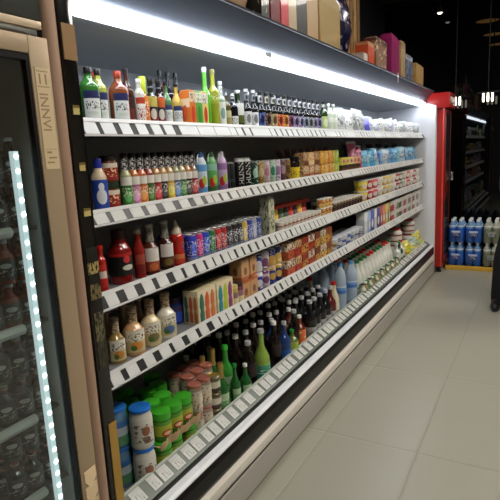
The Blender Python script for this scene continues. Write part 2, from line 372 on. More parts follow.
# ------------------------------------------------------------ product kinds
PROTO = {}
WELL = [0]
def product(key, name, parts, x, y, z, label, cat, group=None, rz=0, rx=0, ry=0, sc=None):
    """first use builds the parts; later uses copy the thing and share its parts' meshes"""
    if key not in PROTO: PROTO[key] = parts()
    if rz == 0 and ('box' in name or 'carton' in name) and 'multipack' not in name: rz = R.uniform(-.07, .07)
    if WELL[0]: x, y = x-.048, y*(1+.037*(1-max(0., y-4.)/2.4))
    t = thing(name, label, cat, (x, y, z), rz, group, rx, ry)
    if WELL[0]: t.scale = (1.037,)*3
    if sc: t.scale = sc
    made = {}
    for pn, me, par in PROTO[key]:
        made[pn] = obj_me(pn, me, made.get(par, t))
    return t
FACE = -.55                                    # labels look towards the aisle, a little to the camera end
def P(name, bm, m, par=None): return (name, tomesh(name, bm, m), par)
def bottle_parts(D, H, body, cap, label=None, lz=(.12, .5), neck=.32, sh=.62, nk=.78, capz=.93, capr=None, necklab=None, nlz=(.74, .9), arc=2.0, fat=1., foil=None, capm=None):
    """round bottle; sh = shoulder start, nk = neck start, as parts of H; neck = neck radius / body radius"""
    def f():
        r = D/2; n = r*neck; out = []
        pr = [(r*.86, 0), (r*.97, H*.012), (r, H*.03), (r, H*sh)]
        for k in range(1, 7):
            q = k/6; pr.append((n+(r-n)*(.5+.5*math.cos(PI*q)), H*(sh+(nk-sh)*q)))
        pr += [(n*.97, H*capz)]
        out.append(P('bottle_body', lathe(pr, 22, sx=fat), body))
        cr = capr*r if capr else n*1.16
        out.append(P('cap', lathe([(cr, H*capz-H*.012), (cr, H*.985), (cr*.9, H)], 16), cap))
        if foil: out.append(P('neck_foil', lathe([(n*1.1+(r-n)*.16, H*nk*.97), (n*1.08, H*(nk+.03)), (n*1.08, H*(capz-.012))], 16, cap=False), foil))
        if label:
            e = .0007
            out.append(P('paper_label', lathe([(r+e, H*lz[0]), (r+e, H*lz[1])], 20, FACE-arc/2*1., FACE+arc/2*1., cap=False, sx=fat) if arc < 6 else lathe([(r+e, H*lz[0]), (r+e, H*lz[1])], 24, FACE-PI, FACE+PI, cap=False, sx=fat), label))
        if necklab:
            rr = n*1.06+.0006; out.append(P('neck_label', lathe([(rr, H*nlz[0]), (rr, H*nlz[1])], 16, FACE-PI, FACE+PI, cap=False), necklab))
        return out
    return f
def can_parts(D, H, body, lid):
    def f():
        r = D/2
        return [P('can_body', lathe([(r*.78, 0), (r*.86, H*.02), (r, H*.07), (r, H*.9), (r*.84, H*.965)], 20, FACE-PI, FACE+PI), body),
                P('can_lid', lathe([(r*.85, H*.955), (r*.88, H*.99), (r*.82, H), (r*.76, H*.975), (.001, H*.975)], 20, cap=False), lid),
                P('pull_tab', bx(-r*.3, r*.3, -r*.16, r*.16, H*.976, H*.985), lid, 'can_lid')]
    return f
def jar_parts(D, H, body, lid, label=None, lz=(.15, .68), lidh=.16, neckr=.86, lidr=.95, arc=2.4):
    def f():
        r = D/2
        out = [P('jar_body', lathe([(r*.9, 0), (r, H*.04), (r, H*.72), (r*.97, H*.77), (r*neckr, H*(.84)), (r*neckr, H*.95)], 24), body),
               P('lid', lathe([(r*lidr, H*(1-lidh)), (r*lidr*1.01, H*(1-lidh*.5)), (r*lidr, H*.985), (r*lidr*.93, H), (.001, H)], 24, cap=False), lid)]
        if label: out.append(P('paper_label', lathe([(r+.0008, H*lz[0]), (r+.0008, H*lz[1])], 20, FACE-arc/2, FACE+arc/2, cap=False), label))
        return out
    return f
def carton_parts(dx, wy, H, face, side, cap=None):
    """gable or flat topped carton, its printed front a part of its own"""
    def f():
        b = bx(-dx/2, dx/2, -wy/2, wy/2, 0, H*.955, bev=.0015)
        fl = bx(-dx*.42, dx*.42, -wy*.42, wy*.42, H*.95, H, bev=.002)
        out = [P('carton_body', b, side), P('top_flap', fl, side), P('printed_front', bx(dx/2, dx/2+.0012, -wy*.48, wy*.48, H*.015, H*.94), face)]
        if cap: out.append(P('cap', lathe([(.012, H*.99), (.012, H+.014), (.01, H+.016)], 14), cap))
        return out
    return f
def pouch_parts(dx, wy, H, face, seal, seed=1):
    def f():
        rr = random.Random(seed); bm = bmesh.new(); L = uvl(bm); nu, nv = 8, 9; g = {}
        for s in (1, -1):
            for j in range(nv+1):
                for i in range(nu+1):
                    u, v = i/nu, j/nv
                    edge = i in (0, nu) or j in (0, nv)
                    if edge and s == -1: g[s, i, j] = g[1, i, j]; continue
                    th = (max(0, math.sin(PI*u))**.55)*(max(0, math.sin(PI*v))**.5)*dx/2
                    th *= 1+.22*rr.uniform(-1, 1)
                    pin = 1-.1*math.sin(PI*v)
                    g[s, i, j] = bm.verts.new((s*th, (u-.5)*wy*pin, v*H*.94))
            for j in range(nv):
                for i in range(nu):
                    q = [g[s, i, j], g[s, i+1, j], g[s, i+1, j+1], g[s, i, j+1]]; uvs = [(i/nu, j/nv), ((i+1)/nu, j/nv), ((i+1)/nu, (j+1)/nv), (i/nu, (j+1)/nv)]
                    if s == -1: q.reverse(); uvs.reverse()
                    fa = bm.faces.new(q)
                    for lp, t in zip(fa.loops, uvs): lp[L].uv = t
        c = bmesh.new(); n = 12; a = []
        for i in range(n+1):
            xx = .0025*(1 if i % 2 else -1)
            a.append([c.verts.new((xx+o, (i/n-.5)*wy, H*zz)) for o, zz in ((.0012, .925), (.0012, 1), (-.0012, 1), (-.0012, .925))])
        for i in range(n):
            for k in range(4): c.faces.new((a[i][k], a[i+1][k], a[i+1][(k+1) % 4], a[i][(k+1) % 4]))
        c.faces.new(a[0][::-1]); c.faces.new(a[-1])
        return [P('pouch_body', bm, face), P('seal_strip', c, seal)]
    return f
def cup_parts(D, H, body, lid):
    def f():
        r = D/2
        return [P('cup_body', lathe([(r*.74, 0), (r*.78, H*.03), (r*.97, H*.9)], 18, FACE-PI, FACE+PI), body),
                P('foil_lid', lathe([(r*.97, H*.9), (r*1.04, H*.915), (r*1.04, H*.97), (r*.96, H), (.001, H)], 18, cap=False), lid)]
    return f
def solid(n, rgb, rough=.3, **k): return mat(n, rgb, rough, **k)
glass = lambda n, rgb: mat(n, rgb, .08, coat=.5)
capw = solid('cap_white', (232, 232, 228)); capk = solid('cap_black', (18, 18, 20)); capr_ = solid('cap_red', (196, 34, 30)); capg = solid('cap_green', (36, 150, 62))
capgrey = solid('cap_grey', (186, 188, 192), .35); gold = mat('foil_gold', (190, 164, 92), .35, .6); silver = mat('tin_silver', (196, 198, 200), .3, .7)
FX = -1.30

# ------------------------------------------------------------ top shelf
z = SH[0]
syl = printed('syrup_label', [(0, (222, 226, 224)), (.72, (40, 44, 96))], text=(.35, .62, (60, 60, 58), 7, 5), emblem=(.5, .2, .3, .07, (206, 214, 204)))
def syrup(key, x, y, rgb, cap, label, H=.182, D=.066):
    product(key, 'syrup_bottle', bottle_parts(D, H, glass('syrup_'+key, rgb), cap, syl, (.1, .58), neck=.36, sh=.64, nk=.85, capz=.9, capr=.4, arc=1.7), x, y, z, label, 'bottle', 'syrup bottles on the top shelf')
syrup('green', -1.30, 1.272, (56, 120, 46), capk, 'green syrup bottle with black cap, first on the top shelf')
syrup('lime', -1.322, 1.336, (160, 166, 76), capk, 'yellow-green syrup bottle with black cap between green and orange ones', H=.185, D=.058)
syrup('orange', -1.30, 1.408, (136, 72, 42), solid('cap_rust', (168, 62, 44)), 'orange-brown syrup bottle with rusty red cap on the top shelf', H=.184, D=.068)
syrup('rust', -1.385, 1.385, (128, 52, 40), solid('cap_rust', (0, 0, 0)), 'dark red syrup bottle half hidden behind the orange-brown one', H=.19)
product('soy', 'sauce_bottle', bottle_parts(.048, .2, glass('soy_brown', (66, 36, 30)), capk, printed('soy_label', [(0, (110, 44, 36)), (.5, (60, 30, 26))]), (.1, .5), sh=.6, nk=.8), -1.31, 1.462, z, 'tall dark brown sauce bottle with black cap, right of the orange-brown syrup', 'bottle')
product('chili', 'sauce_bottle', bottle_parts(.038, .165, glass('chili_white', (206, 202, 190)), capw, printed('chili_label', [(0, (226, 224, 216)), (.75, (190, 66, 44))], text=(.1, .6, (176, 40, 34), 4, 5)), (.06, .6), sh=.66, nk=.82, neck=.5), -1.285, 1.497, z, 'white chili sauce bottle with red print on the top shelf', 'bottle')
product('mustardy', 'sauce_bottle', bottle_parts(.044, .178, glass('mustard_orange', (196, 108, 40)), solid('cap_lime', (188, 206, 48)), printed('mustard_label', [(0, (214, 120, 52)), (.4, (198, 72, 40)), (.7, (222, 140, 60))], text=(.2, .8, (240, 226, 190), 5, 5)), (.08, .6), sh=.6, nk=.64, neck=.62, capz=.66, capr=.62), FX, 1.535, z, 'orange sauce bottle with tall lime yellow cap on the top shelf', 'bottle')
for i, (y, lc, sc) in enumerate(((1.581, (190, 182, 92), (46, 52, 38)), (1.628, (206, 98, 52), (70, 30, 26)))):
    product('hot%d' % i, 'hot_sauce_bottle', bottle_parts(.043, .176, glass('hot_dark%d' % i, sc), capk, printed('hot_label%d' % i, [(0, (120, 40, 36)), (.3, (40, 42, 40)), (.62, lc)], emblem=(.5, .35, .28, .2, (214, 206, 196))), (.06, .62), sh=.6, nk=.72, neck=.42, necklab=printed('hot_neck', [(0, (22, 22, 26)), (.5, (150, 156, 170)), (.62, (20, 20, 24))]), nlz=(.72, .9)), FX, y, z, ('dark hot sauce bottle with yellow shoulder label on the top shelf', 'dark hot sauce bottle with orange shoulder label on the top shelf')[i], 'bottle', 'hot sauce bottles')
dl = printed('dressing_label', [(0, (216, 222, 222)), (.75, (52, 58, 104))], text=(.3, .65, (70, 70, 60), 7, 5))
for i, (y, x, c, cp_, lb) in enumerate(((1.672, FX, (88, 128, 84), capk, 'small green dressing bottle with dark cap on the top shelf'), (1.706, -1.33, (178, 70, 56), capr_, 'small red dressing bottle with red cap on the top shelf'), (1.738, FX, (206, 176, 86), capk, 'small yellow dressing bottle with dark cap before the orange carton'))):
    product('dress%d' % i, 'dressing_bottle', bottle_parts(.043, .172, glass('dress_c%d' % i, c), cp_, dl, (.06, .48), sh=.56, nk=.78, neck=.36), x, y, z, lb, 'bottle', 'small dressing bottles')
for i, (y, c1, c2, lb) in enumerate(((1.787, (226, 128, 54), (240, 214, 180), 'orange juice carton, first of three on the top shelf'), (1.832, (94, 176, 74), (236, 240, 224), 'green juice carton in the middle of three on the top shelf'), (1.878, (226, 214, 126), (236, 232, 222), 'pale yellow juice carton beside the tall green bottle'))):
    product('juice%d' % i, 'juice_carton', carton_parts(.05, .042, .148, printed('juice_face%d' % i, [(0, c1), (.7, c2)], emblem=(.5, .35, .3, .25, (210, 70, 40) if i != 1 else (60, 140, 50)), text=(.7, .95, (60, 90, 50), 5, 5)), printed('juice_side%d' % i, [(0, c1), (.55, c2), (.8, c1)], emblem=(.5, .4, .3, .22, (220, 100, 50) if i != 1 else (60, 130, 60)))), -1.28, y, z, lb, 'carton', 'juice cartons on the top shelf')
for i, y in enumerate((1.83, 1.885, 1.94)):
    product('wineback', 'wine_bottle', bottle_parts(.05, .25, glass('wine_black', (26, 24, 34)), capk, printed('wine_lab', [(0, (52, 48, 62)), (.5, (34, 30, 40))]), (.2, .5), sh=.6, nk=.75), -1.45, y, z, '%s dark wine bottle standing at the back behind the juice cartons' % nth(i+1), 'bottle', 'dark bottles behind the cartons')
product('talllime', 'liqueur_bottle', bottle_parts(.05, .258, glass('lime_glass', (92, 178, 54)), capgrey, None, sh=.52, nk=.7, neck=.4), FX, 1.948, z, 'tall bright green bottle with silver cap on the top shelf', 'bottle', 'tall green liqueur bottles')
product('tallolive', 'liqueur_bottle', bottle_parts(.052, .255, glass('olive_glass', (150, 158, 44)), solid('cap_olive', (120, 116, 60)), printed('script_label', [(0, (156, 164, 48))], text=(.3, .75, (236, 236, 210), 5, 2)), (.42, .6), sh=.62, nk=.74, neck=.4), FX, 2.012, z, 'tall olive yellow bottle with white script, right of the bright green bottle', 'bottle', 'tall green liqueur bottles')
product('clearw', 'soda_bottle', bottle_parts(.046, .21, glass('pale_green_glass', (150, 176, 150)), capgrey, printed('clear_label', [(0, (226, 230, 222))], emblem=(.5, .5, .25, .25, (130, 160, 150))), (.08, .56), sh=.6, nk=.72, neck=.45, necklab=printed('clear_neck', [(0, (220, 224, 222))], text=(.2, .8, (110, 120, 110), 4, 4)), nlz=(.7, .9)), FX, 2.072, z, 'pale glass soda bottle with white label beside the olive yellow bottle', 'bottle')
product('smalldark', 'beer_bottle', bottle_parts(.04, .165, glass('amber', (84, 76, 36)), capgrey, printed('amber_lab', [(0, (150, 140, 80)), (.5, (190, 184, 140))]), (.12, .5)), FX, 2.122, z, 'short amber bottle with silver cap, right of the pale soda bottle', 'bottle')
blackg = glass('black_glass', (16, 18, 22)); greeng = glass('dark_green_glass', (44, 66, 34))
product('blkw', 'beer_bottle', bottle_parts(.05, .165, blackg, capw, printed('blkw_lab', [(0, (214, 216, 214))], text=(.2, .8, (60, 60, 70), 5, 4)), (.08, .36), necklab=printed('vfoil', [(0, (24, 26, 30)), (.3, (196, 198, 200)), (.55, (24, 26, 30)), (.8, (190, 192, 196))]), nlz=(.62, .9)), FX, 2.178, z, 'black beer bottle with small white label and white cap on the top shelf', 'bottle')
product('sash', 'beer_bottle', bottle_parts(.05, .185, greeng, capw, printed('sash_lab', [(0, (84, 96, 40)), (.4, (228, 230, 226))]), (.15, .66), sh=.5), FX, 2.235, z, 'dark green beer bottle with a broad white shoulder label on the top shelf', 'bottle')
BEER = [((212, 214, 214), (150, 154, 160))]*2+[((52, 76, 140), (214, 216, 220)), ((92, 66, 46), (200, 190, 170)), ((170, 150, 110), (210, 206, 196)), ((190, 86, 40), (206, 204, 206)), ((204, 140, 56), (222, 220, 214)), ((120, 70, 110), (206, 206, 214)), ((128, 118, 150), (224, 224, 228)), ((134, 128, 160), (224, 224, 228)), ((120, 130, 150), (222, 222, 226)), ((132, 140, 132), (224, 226, 226)), ((150, 144, 172), (224, 224, 228)), ((134, 124, 160), (218, 218, 226))]
yb = [2.31+.073*i for i in range(14)]
nm = ['first white-labelled black beer bottle with grey neck loop on the top shelf', 'second white-labelled black beer bottle with grey neck loop on the top shelf', 'black beer bottle with blue label on the top shelf']
for i, (y, (lc, nc)) in enumerate(zip(yb, BEER)):
    product('beer%d' % i, 'beer_bottle', bottle_parts(.05, .196, blackg, capgrey if i < 2 else capk, printed('beer_lab%d' % i, [(0, lc)], emblem=(.5, .5, .22, .32, tuple(max(0, c-90) for c in lc)), speck=(tuple(min(255, c+70) for c in lc), .58, 6)), (.1, .44), sh=.5, nk=.68, neck=.4, necklab=printed('beer_neck%d' % i, [(0, (20, 20, 24)), (.2, nc), (.85, (24, 24, 28))], emblem=(.5, .5, .1, .2, (40, 40, 46))), nlz=(.66, .93)), FX, y, z, nm[i] if i < 3 else 'black beer bottle with pale neck, %s after the blue-labelled bottle on the top shelf' % nth(i-2), 'bottle', 'dark beer bottles in a row on the top shelf')
for i in range(9):
    product('beerback', 'beer_bottle', bottle_parts(.05, .2, blackg, capgrey, None, sh=.5, nk=.68, neck=.4), -1.37, 2.34+.105*i, z, 'plain black bottle in the second row of the top shelf, %s from left' % nth(i+1), 'bottle', 'dark bottles in the second row of the top shelf')
product('limelab', 'beer_bottle', bottle_parts(.06, .2, greeng, capk, printed('limelab', [(0, (176, 196, 120))], emblem=(.5, .5, .3, .3, (216, 226, 190))), (.08, .5), necklab=printed('limeneck', [(0, (30, 36, 30)), (.4, (214, 222, 206))])), FX, 3.36, z, 'dark bottle with pale lime label beside the clear bottles on the top shelf', 'bottle')
for i, y in enumerate((3.46, 3.55)):
    product('clearb%d' % i, 'soda_bottle', bottle_parts(.06, .192, glass('frost_glass', (190, 204, 184)), capw, printed('clearb_lab', [(0, (206, 216, 196)), (.6, (226, 230, 220))]), (.1, .5)), FX, y, z, ('left of two frosted clear bottles near the white pouches', 'right of two frosted clear bottles near the white pouches')[i], 'bottle', 'two frosted clear bottles')
def pouch_row(prefix, z, ys, cols, where, H=.13, wy=.14, dx=.05, x=-1.31, seal=(214, 220, 226), lean=.25, extra=None):
    for i, y in enumerate(ys):
        c = cols[i % len(cols)]
        k = prefix+str(i % len(cols))
        hh = H*(1+.12*math.sin(i*2.3)); rzz = -.5+.3*math.sin(i*1.7)
        product(k, 'pouch', pouch_parts(dx, wy, H, printed(k+'_face', [(0, c), (.2, tuple(int(q*.88) for q in c)), (.75, c)], emblem=(.5, .5, .28, .2, tuple(min(255, int(q*.6+90)) for q in c)), text=(.3, .7, tuple(int(q*.5) for q in c), 5, 4), rough=.3), solid(prefix+'_seal', seal), i+3), x+.01*math.sin(i*3), y, z+.002, where % nth(i+1), 'pouch', prefix.replace('_', ' '), rz=rzz, ry=-lean*(.6+.4*math.sin(i)), rx=.2*math.sin(i*2.9), sc=(1, .9+.2*R.random(), .85+.3*R.random()))
pouch_row('silver pouches', z, [3.68, 3.78, 3.88, 3.98, 4.1, 4.2], [(206, 210, 210), (180, 184, 182), (214, 216, 214), (150, 154, 150)], 'silver white snack pouch on the top shelf, %s from left', H=.17)
pouch_row('purple pouches', z, [4.31], [(92, 92, 190)], 'blue-purple pouch standing among white pouches on the top shelf', H=.14) if False else product('purplep', 'pouch', pouch_parts(.05, .13, .14, printed('purplep_face', [(0, (84, 86, 190)), (.5, (120, 124, 214))]), capw, 5), -1.3, 4.32, z+.002, 'blue-purple pouch standing among white pouches on the top shelf', 'pouch', rz=-.5, ry=-.2)
pouch_row('white pouches', z, [4.42+.105*i for i in range(19)], [(206, 212, 232), (224, 226, 230), (186, 194, 214), (228, 230, 228), (206, 214, 210), (190, 196, 198)], 'white pouch in the far half of the top shelf, %s after the purple one', H=.135)

# ------------------------------------------------------------ second shelf
z = SH[1]
product('bluebottle', 'milk_drink_bottle', bottle_parts(.054, .176, glass('cream_plastic', (226, 206, 178)), solid('cap_blue', (40, 52, 160)), printed('bluefig', [(0, (40, 76, 176))], emblem=(.5, .42, .26, .26, (226, 230, 238)), emblem2=(.5, .76, .14, .14, (230, 232, 238))), (.05, .6), sh=.62, nk=.82, neck=.5, capz=.82, capr=.5, arc=2.6), FX, 1.274, z, 'cream bottle with blue cap and blue label at the camera end of the second shelf', 'bottle')
rj = printed('redjar_lab', [(0, (150, 36, 32)), (.72, (224, 214, 196))], text=(.2, .7, (236, 206, 160), 4, 4))
for i in range(2):
    product('redjar%d' % i, 'sauce_jar', jar_parts(.062, .092, glass('jar_brown', (96, 56, 34)), solid('lid_dark%d' % i, (36, 30, 26) if i else (34, 56, 38)), rj, (.1, .72), lidh=.2), -1.315, 1.338, z+.0925*i, ('red-labelled sauce jar with dark green lid, at the bottom of its stack', 'red-labelled sauce jar with dark lid, on top of the other jar')[i], 'jar', 'red labelled sauce jars')
SB = [((168, 176, 122), (60, 140, 60)), ((186, 110, 62), (206, 132, 176)), ((196, 104, 60), (226, 128, 52)), ((140, 62, 48), (70, 120, 54)), ((176, 128, 84), (186, 52, 60)), ((196, 156, 104), (40, 40, 44)), ((188, 148, 98), (228, 190, 60)), ((150, 150, 110), (92, 130, 190)), ((168, 160, 120), (74, 136, 70)), ((196, 138, 88), (60, 52, 52)), ((150, 120, 90), (176, 60, 66))]
chk = printed('checked_neck', [(0, (20, 20, 22))], speck=((226, 226, 224), .52, 9))
nms = ['green', 'pink', 'orange', 'leaf green', 'red', 'black', 'yellow', 'blue', 'dark green', 'charcoal', 'crimson']
for i, (bc, lc) in enumerate(SB):
    product('salad%d' % i, 'salad_sauce_bottle', bottle_parts(.043, .19, glass('salad_b%d' % i, bc), capk, printed('salad_l%d' % i, [(0, lc), (.62, tuple(int(c*.8) for c in lc)), (.7, (228, 226, 218))], emblem=(.5, .3, .26, .2, tuple(min(255, c+60) for c in lc)), text=(.3, .62, (236, 232, 220), 5, 5)), (.04, .56), sh=.56, nk=.72, neck=.52, necklab=chk, nlz=(.66, .97), arc=2.6), FX, 1.402+.0412*i, z, 'sauce bottle with checked black neck and %s label on the second shelf' % nms[i], 'bottle', 'checked neck sauce bottles on the second shelf')
JU = [((206, 220, 236), (96, 160, 220), 1.872, 'white and sky blue drink bottle with arched handle on the second shelf', (60, 110, 176)), ((92, 170, 96), (140, 190, 170), 1.955, 'green fruit drink bottle with dark lid beside the sky blue bottle', (40, 90, 44)), ((196, 170, 206), (150, 110, 170), 2.04, 'purple fruit drink bottle with pale round top on the second shelf', (206, 204, 216))]
for i, (c1, c2, y, lb, cc) in enumerate(JU):
    def jp(i=i, c1=c1, c2=c2, cc=cc):
        r = .03; H = .175
        ex = [P('bottle_body', lathe([(r*.95, 0), (r, .004), (r, H*.72), (r*.9, H*.82), (r*.55, H*.9), (r*.5, H*.93)], 22, FACE-PI, FACE+PI, sx=1), printed('ju_face%d' % i, [(0, (60, 110, 60) if i == 1 else c2), (.2, c1), (.62, c2), (.8, c1)], emblem=(.46, .3, .07, .13, (196, 44, 44)), emblem2=(.54, .38, .06, .12, (170, 200, 60)))),
              P('cap', lathe([(r*.55, H*.92), (r*.55, H*1.02), (r*.48, H*1.04)], 16), mat('ju_cap%d' % i, cc, .3))]
        h = bmesh.new(); pv = None
        for k in range(9):
            a = PI*k/8; p = (.005, -r*.85*math.cos(a), H*.8+H*.24*math.sin(a))
            if pv: rodbm(h, pv, p, .0035, 6)
            pv = p
        ex.append(P('carry_handle', h, mat('ju_handle', (222, 228, 232), .35))); return ex
    product('ju%d' % i, 'fruit_drink_bottle', jp, FX, y, z, lb, 'bottle', 'fruit drink bottles')
for i, y in enumerate((2.1, 2.145)):
    product('darkcan', 'drink_can', can_parts(.04, .13, printed('darkcan', [(0, (26, 30, 34)), (.3, (60, 66, 70)), (.4, (24, 28, 30))]), silver), -1.31, y, z, ('left of two plain dark cans beside the purple drink bottle', 'right of two plain dark cans beside the purple drink bottle')[i], 'can', 'plain dark cans')
fc = bpy.data.curves.new('c', 'FONT'); fc.body = 'HUNN'; fc.size = .036; fc.extrude = .0012; fc.align_x = 'CENTER'; fc.align_y = 'CENTER'
fo = bpy.data.objects.new('c', fc); COL.objects.link(fo); bpy.context.view_layer.update()
hunn = bpy.data.meshes.new_from_object(fo.evaluated_get(bpy.context.evaluated_depsgraph_get())); bpy.data.objects.remove(fo)
hunn.materials.clear(); hunn.materials.append(capw)
# stand the lettering upright (reading upwards), bent round the can, facing the camera side
for v in hunn.vertices:
    a = FACE-(-v.co.y)*0+v.co.y/-.025*1.0; rr = .0252+v.co.z
    v.co = Vector((rr*math.cos(a), rr*math.sin(a), .074+v.co.x))
for i, y in enumerate((2.2, 2.268)):
    t = product('hunncan', 'drink_can', can_parts(.05, .148, printed('hunncan', [(0, (20, 24, 24)), (.9, (214, 218, 216))]), silver), -1.295, y, z, ('left of two black cans with white upright lettering, second shelf', 'right of two black cans with white upright lettering, second shelf')[i], 'can', 'black cans with white lettering')
    obj_me('lettering', hunn, t)
CN = [((30, 66, 54), (170, 206, 190)), ((150, 116, 56), (196, 180, 140)), ((206, 196, 200), (190, 130, 150)), ((176, 206, 186), (40, 130, 96)), ((210, 204, 214), (150, 120, 160)), ((90, 60, 66), (170, 140, 150)), ((150, 120, 66), (90, 66, 40))]
cnn = ['dark green', 'gold', 'pink-white', 'mint', 'lilac', 'brown', 'bronze']
for i, (c, e) in enumerate(CN):
    product('small%d' % i, 'drink_can', can_parts(.048, .128, printed('small_c%d' % i, [(0, c)], emblem=(.5, .55, .1, .2, e), speck=(e, .6, 8)), silver), -1.295, 2.345+.066*i, z, 'slim %s drink can on the second shelf before the yellow label' % cnn[i], 'can', 'slim cans on the second shelf')
product('blackyel', 'spread_jar', jar_parts(.075, .135, glass('black_jar', (30, 24, 22)), capk, printed('yel_lab', [(0, (222, 196, 44))], text=(.3, .7, (90, 70, 20), 5, 3)), (.05, .55), arc=2.8), -1.3, 2.85, z, 'black jar with bright yellow label on the second shelf', 'jar')
BX = [((214, 190, 150), (150, 84, 54)), ((196, 160, 116), (120, 70, 50)), ((224, 206, 176), (196, 110, 70)), ((206, 150, 104), (226, 200, 150))]
for i in range(3):
    for k in range(2):
        c, e = BX[(i*2+k) % 4]
        product('snackbox%d' % ((i*2+k) % 4), 'snack_box', carton_parts(.06, .082, .078, printed('snack_f%d' % ((i*2+k) % 4), [(0, e), (.35, c)], speck=(e, .52, 6), text=(.6, .92, (232, 222, 200), 4, 3)), printed('snack_s%d' % ((i*2+k) % 4), [(0, c)], speck=(e, .55, 5))), -1.29, 2.95+.088*i, z+.0785*k, '%s cream and brown snack box from left, %s tier, second shelf' % (nth(i+1), ('lower', 'upper')[k]), 'box', 'cream snack boxes')
FB = [((228, 190, 80), (206, 90, 60)), ((232, 204, 120), (200, 120, 60)), ((226, 170, 70), (196, 60, 70)), ((214, 186, 90), (150, 170, 60)), ((120, 176, 84), (226, 220, 120))]
for i in range(5):
    c, e = FB[i]
    for k in range(2):
        product('fruit%d' % i, 'fruit_snack_box', carton_parts(.06, .066, .08, printed('fruit_f%d' % i, [(0, c)], speck=(e, .54, 6), text=(.55, .9, (240, 224, 170), 4, 3)), printed('fruit_s%d' % i, [(0, c)], speck=(e, .55, 4))), -1.29, 3.23+.07*i, z+.0805*k, '%s yellow fruit box from left, %s tier, middle of second shelf' % (nth(i+1), ('lower', 'upper')[k]), 'box', 'yellow fruit boxes')
for i in range(8):
    product('brownpack%d' % (i % 2), 'brown_pouch', pouch_parts(.05, .085, .185, printed('brownp%d' % (i % 2), [(0, (92, 60, 50)), (.6, (74, 46, 42))], speck=((120, 80, 66), .6, 4)), solid('brown_seal', (96, 60, 52)), i), -1.42, 2.94+.115*i, z, '%s brown pouch from left in the back row of the second shelf' % nth(i+1), 'pouch', 'brown pouches at the back', ry=-.1)
for i in range(5):
    c, e = [((226, 206, 90), (150, 90, 150)), ((206, 216, 120), (214, 80, 70)), ((234, 214, 120), (130, 110, 170)), ((224, 180, 150), (180, 60, 80)), ((222, 170, 130), (150, 60, 60))][i]
    product('lowbox%d' % i, 'sweet_box', carton_parts(.06, .082, .052, printed('low_f%d' % i, [(0, c)], emblem=(.5, .5, .3, .3, e)), printed('low_s%d' % i, [(0, c)])), -1.285, 3.63+.088*i, z+.0515, '%s small yellow sweet box from left, resting on a brown tray' % nth(i+1), 'box', 'small sweet boxes')
    product('lowtray%d' % i, 'brown_tray', carton_parts(.06, .084, .051, printed('lowt', [(0, (96, 66, 46)), (.6, (60, 44, 36))]), printed('lowt', [(0, (0, 0, 0))])), -1.285, 3.63+.088*i, z, '%s brown tray from left, under a small sweet box' % nth(i+1), 'box', 'brown trays under the sweet boxes')
pouch_row('pink pouches', z, [4.03, 4.09, 4.15], [(214, 120, 160), (226, 160, 180), (206, 96, 140)], 'pink pouch on the second shelf beside the blue ones, %s from left', H=.2, wy=.1)
pouch_row('blue pouches', z, [4.28+.1*i for i in range(21)], [(110, 190, 226), (150, 206, 232), (80, 170, 216), (190, 220, 232), (60, 90, 196), (130, 190, 226), (206, 216, 226), (120, 180, 220), (150, 200, 230), (90, 150, 214)], 'blue pouch in the far half of the second shelf, %s from left', H=.15, wy=.13, seal=(150, 200, 230))
for i in range(6):
    product('tealback', 'teal_pouch', pouch_parts(.06, .2, .2, printed('teal_f', [(0, (30, 56, 90)), (.5, (24, 44, 80))]), solid('teal_seal', (36, 60, 96)), 4), -1.45, 4.35+.33*i, z, '%s dark blue pouch from left in the back row, second shelf' % nth(i+1), 'pouch', 'dark blue pouches at the back', ry=-.12)

# ------------------------------------------------------------ third shelf
z = SH[2]
product('tinyred', 'sauce_bottle', bottle_parts(.034, .16, glass('red_sauce', (176, 40, 30)), capr_, printed('tinyred', [(0, (196, 44, 36)), (.4, (226, 206, 190)), (.7, (190, 44, 36))]), (.1, .6), sh=.66, nk=.8, neck=.5), -1.29, 1.235, z, 'small red sauce bottle at the camera end of the third shelf', 'bottle')
product('bigketchup', 'ketchup_bottle', bottle_parts(.084, .196, glass('ketchup_red', (132, 26, 22)), solid('cap_maroon', (54, 26, 26)), printed('ketchup_lab', [(0, (18, 20, 22)), (.86, (186, 34, 30))], emblem=(.62, .72, .12, .16, (206, 60, 60)), emblem2=(.66, .36, .2, .12, (206, 206, 190))), (.16, .58), sh=.6, nk=.8, neck=.6, capz=.84, capr=.62, arc=2.8), -1.315, 1.353, z, 'wide dark red ketchup bottle with black label on the third shelf', 'bottle')
product('redwhitecap', 'sauce_bottle', bottle_parts(.042, .182, glass('red_sauce2', (146, 36, 32)), solid('cap_cream', (214, 196, 184)), printed('redw_lab', [(0, (120, 30, 28)), (.5, (160, 70, 56))]), (.1, .5), sh=.55, nk=.84, neck=.5, capr=.66), -1.3, 1.437, z, 'slender red sauce bottle with pale cap beside the ketchup bottle', 'bottle')
for i, y in enumerate((1.503, 1.594)):
    product('bbq%d' % i, 'barbecue_sauce_bottle', bottle_parts(.062, .194, glass('bbq_brown%d' % i, ((92, 42, 26), (62, 30, 26))[i]), capgrey, printed('bbq_lab%d' % i, [(0, ((150, 70, 46), (84, 46, 36))[i]), (.42, (222, 216, 210))], emblem=(.5, .2, .3, .16, ((200, 110, 60), (120, 100, 50))[i])), (.08, .54), sh=.5, nk=.68, neck=.46, foil=printed('bbq_foil', [(0, (150, 146, 136))], speck=(((90, 88, 80)), .52, 9)), capz=.95), -1.3, y, z, ('reddish brown barbecue sauce bottle with grey foil neck on the third shelf', 'dark brown barbecue sauce bottle with grey foil neck beside the squeeze bottle')[i], 'bottle', 'foil necked barbecue sauces')
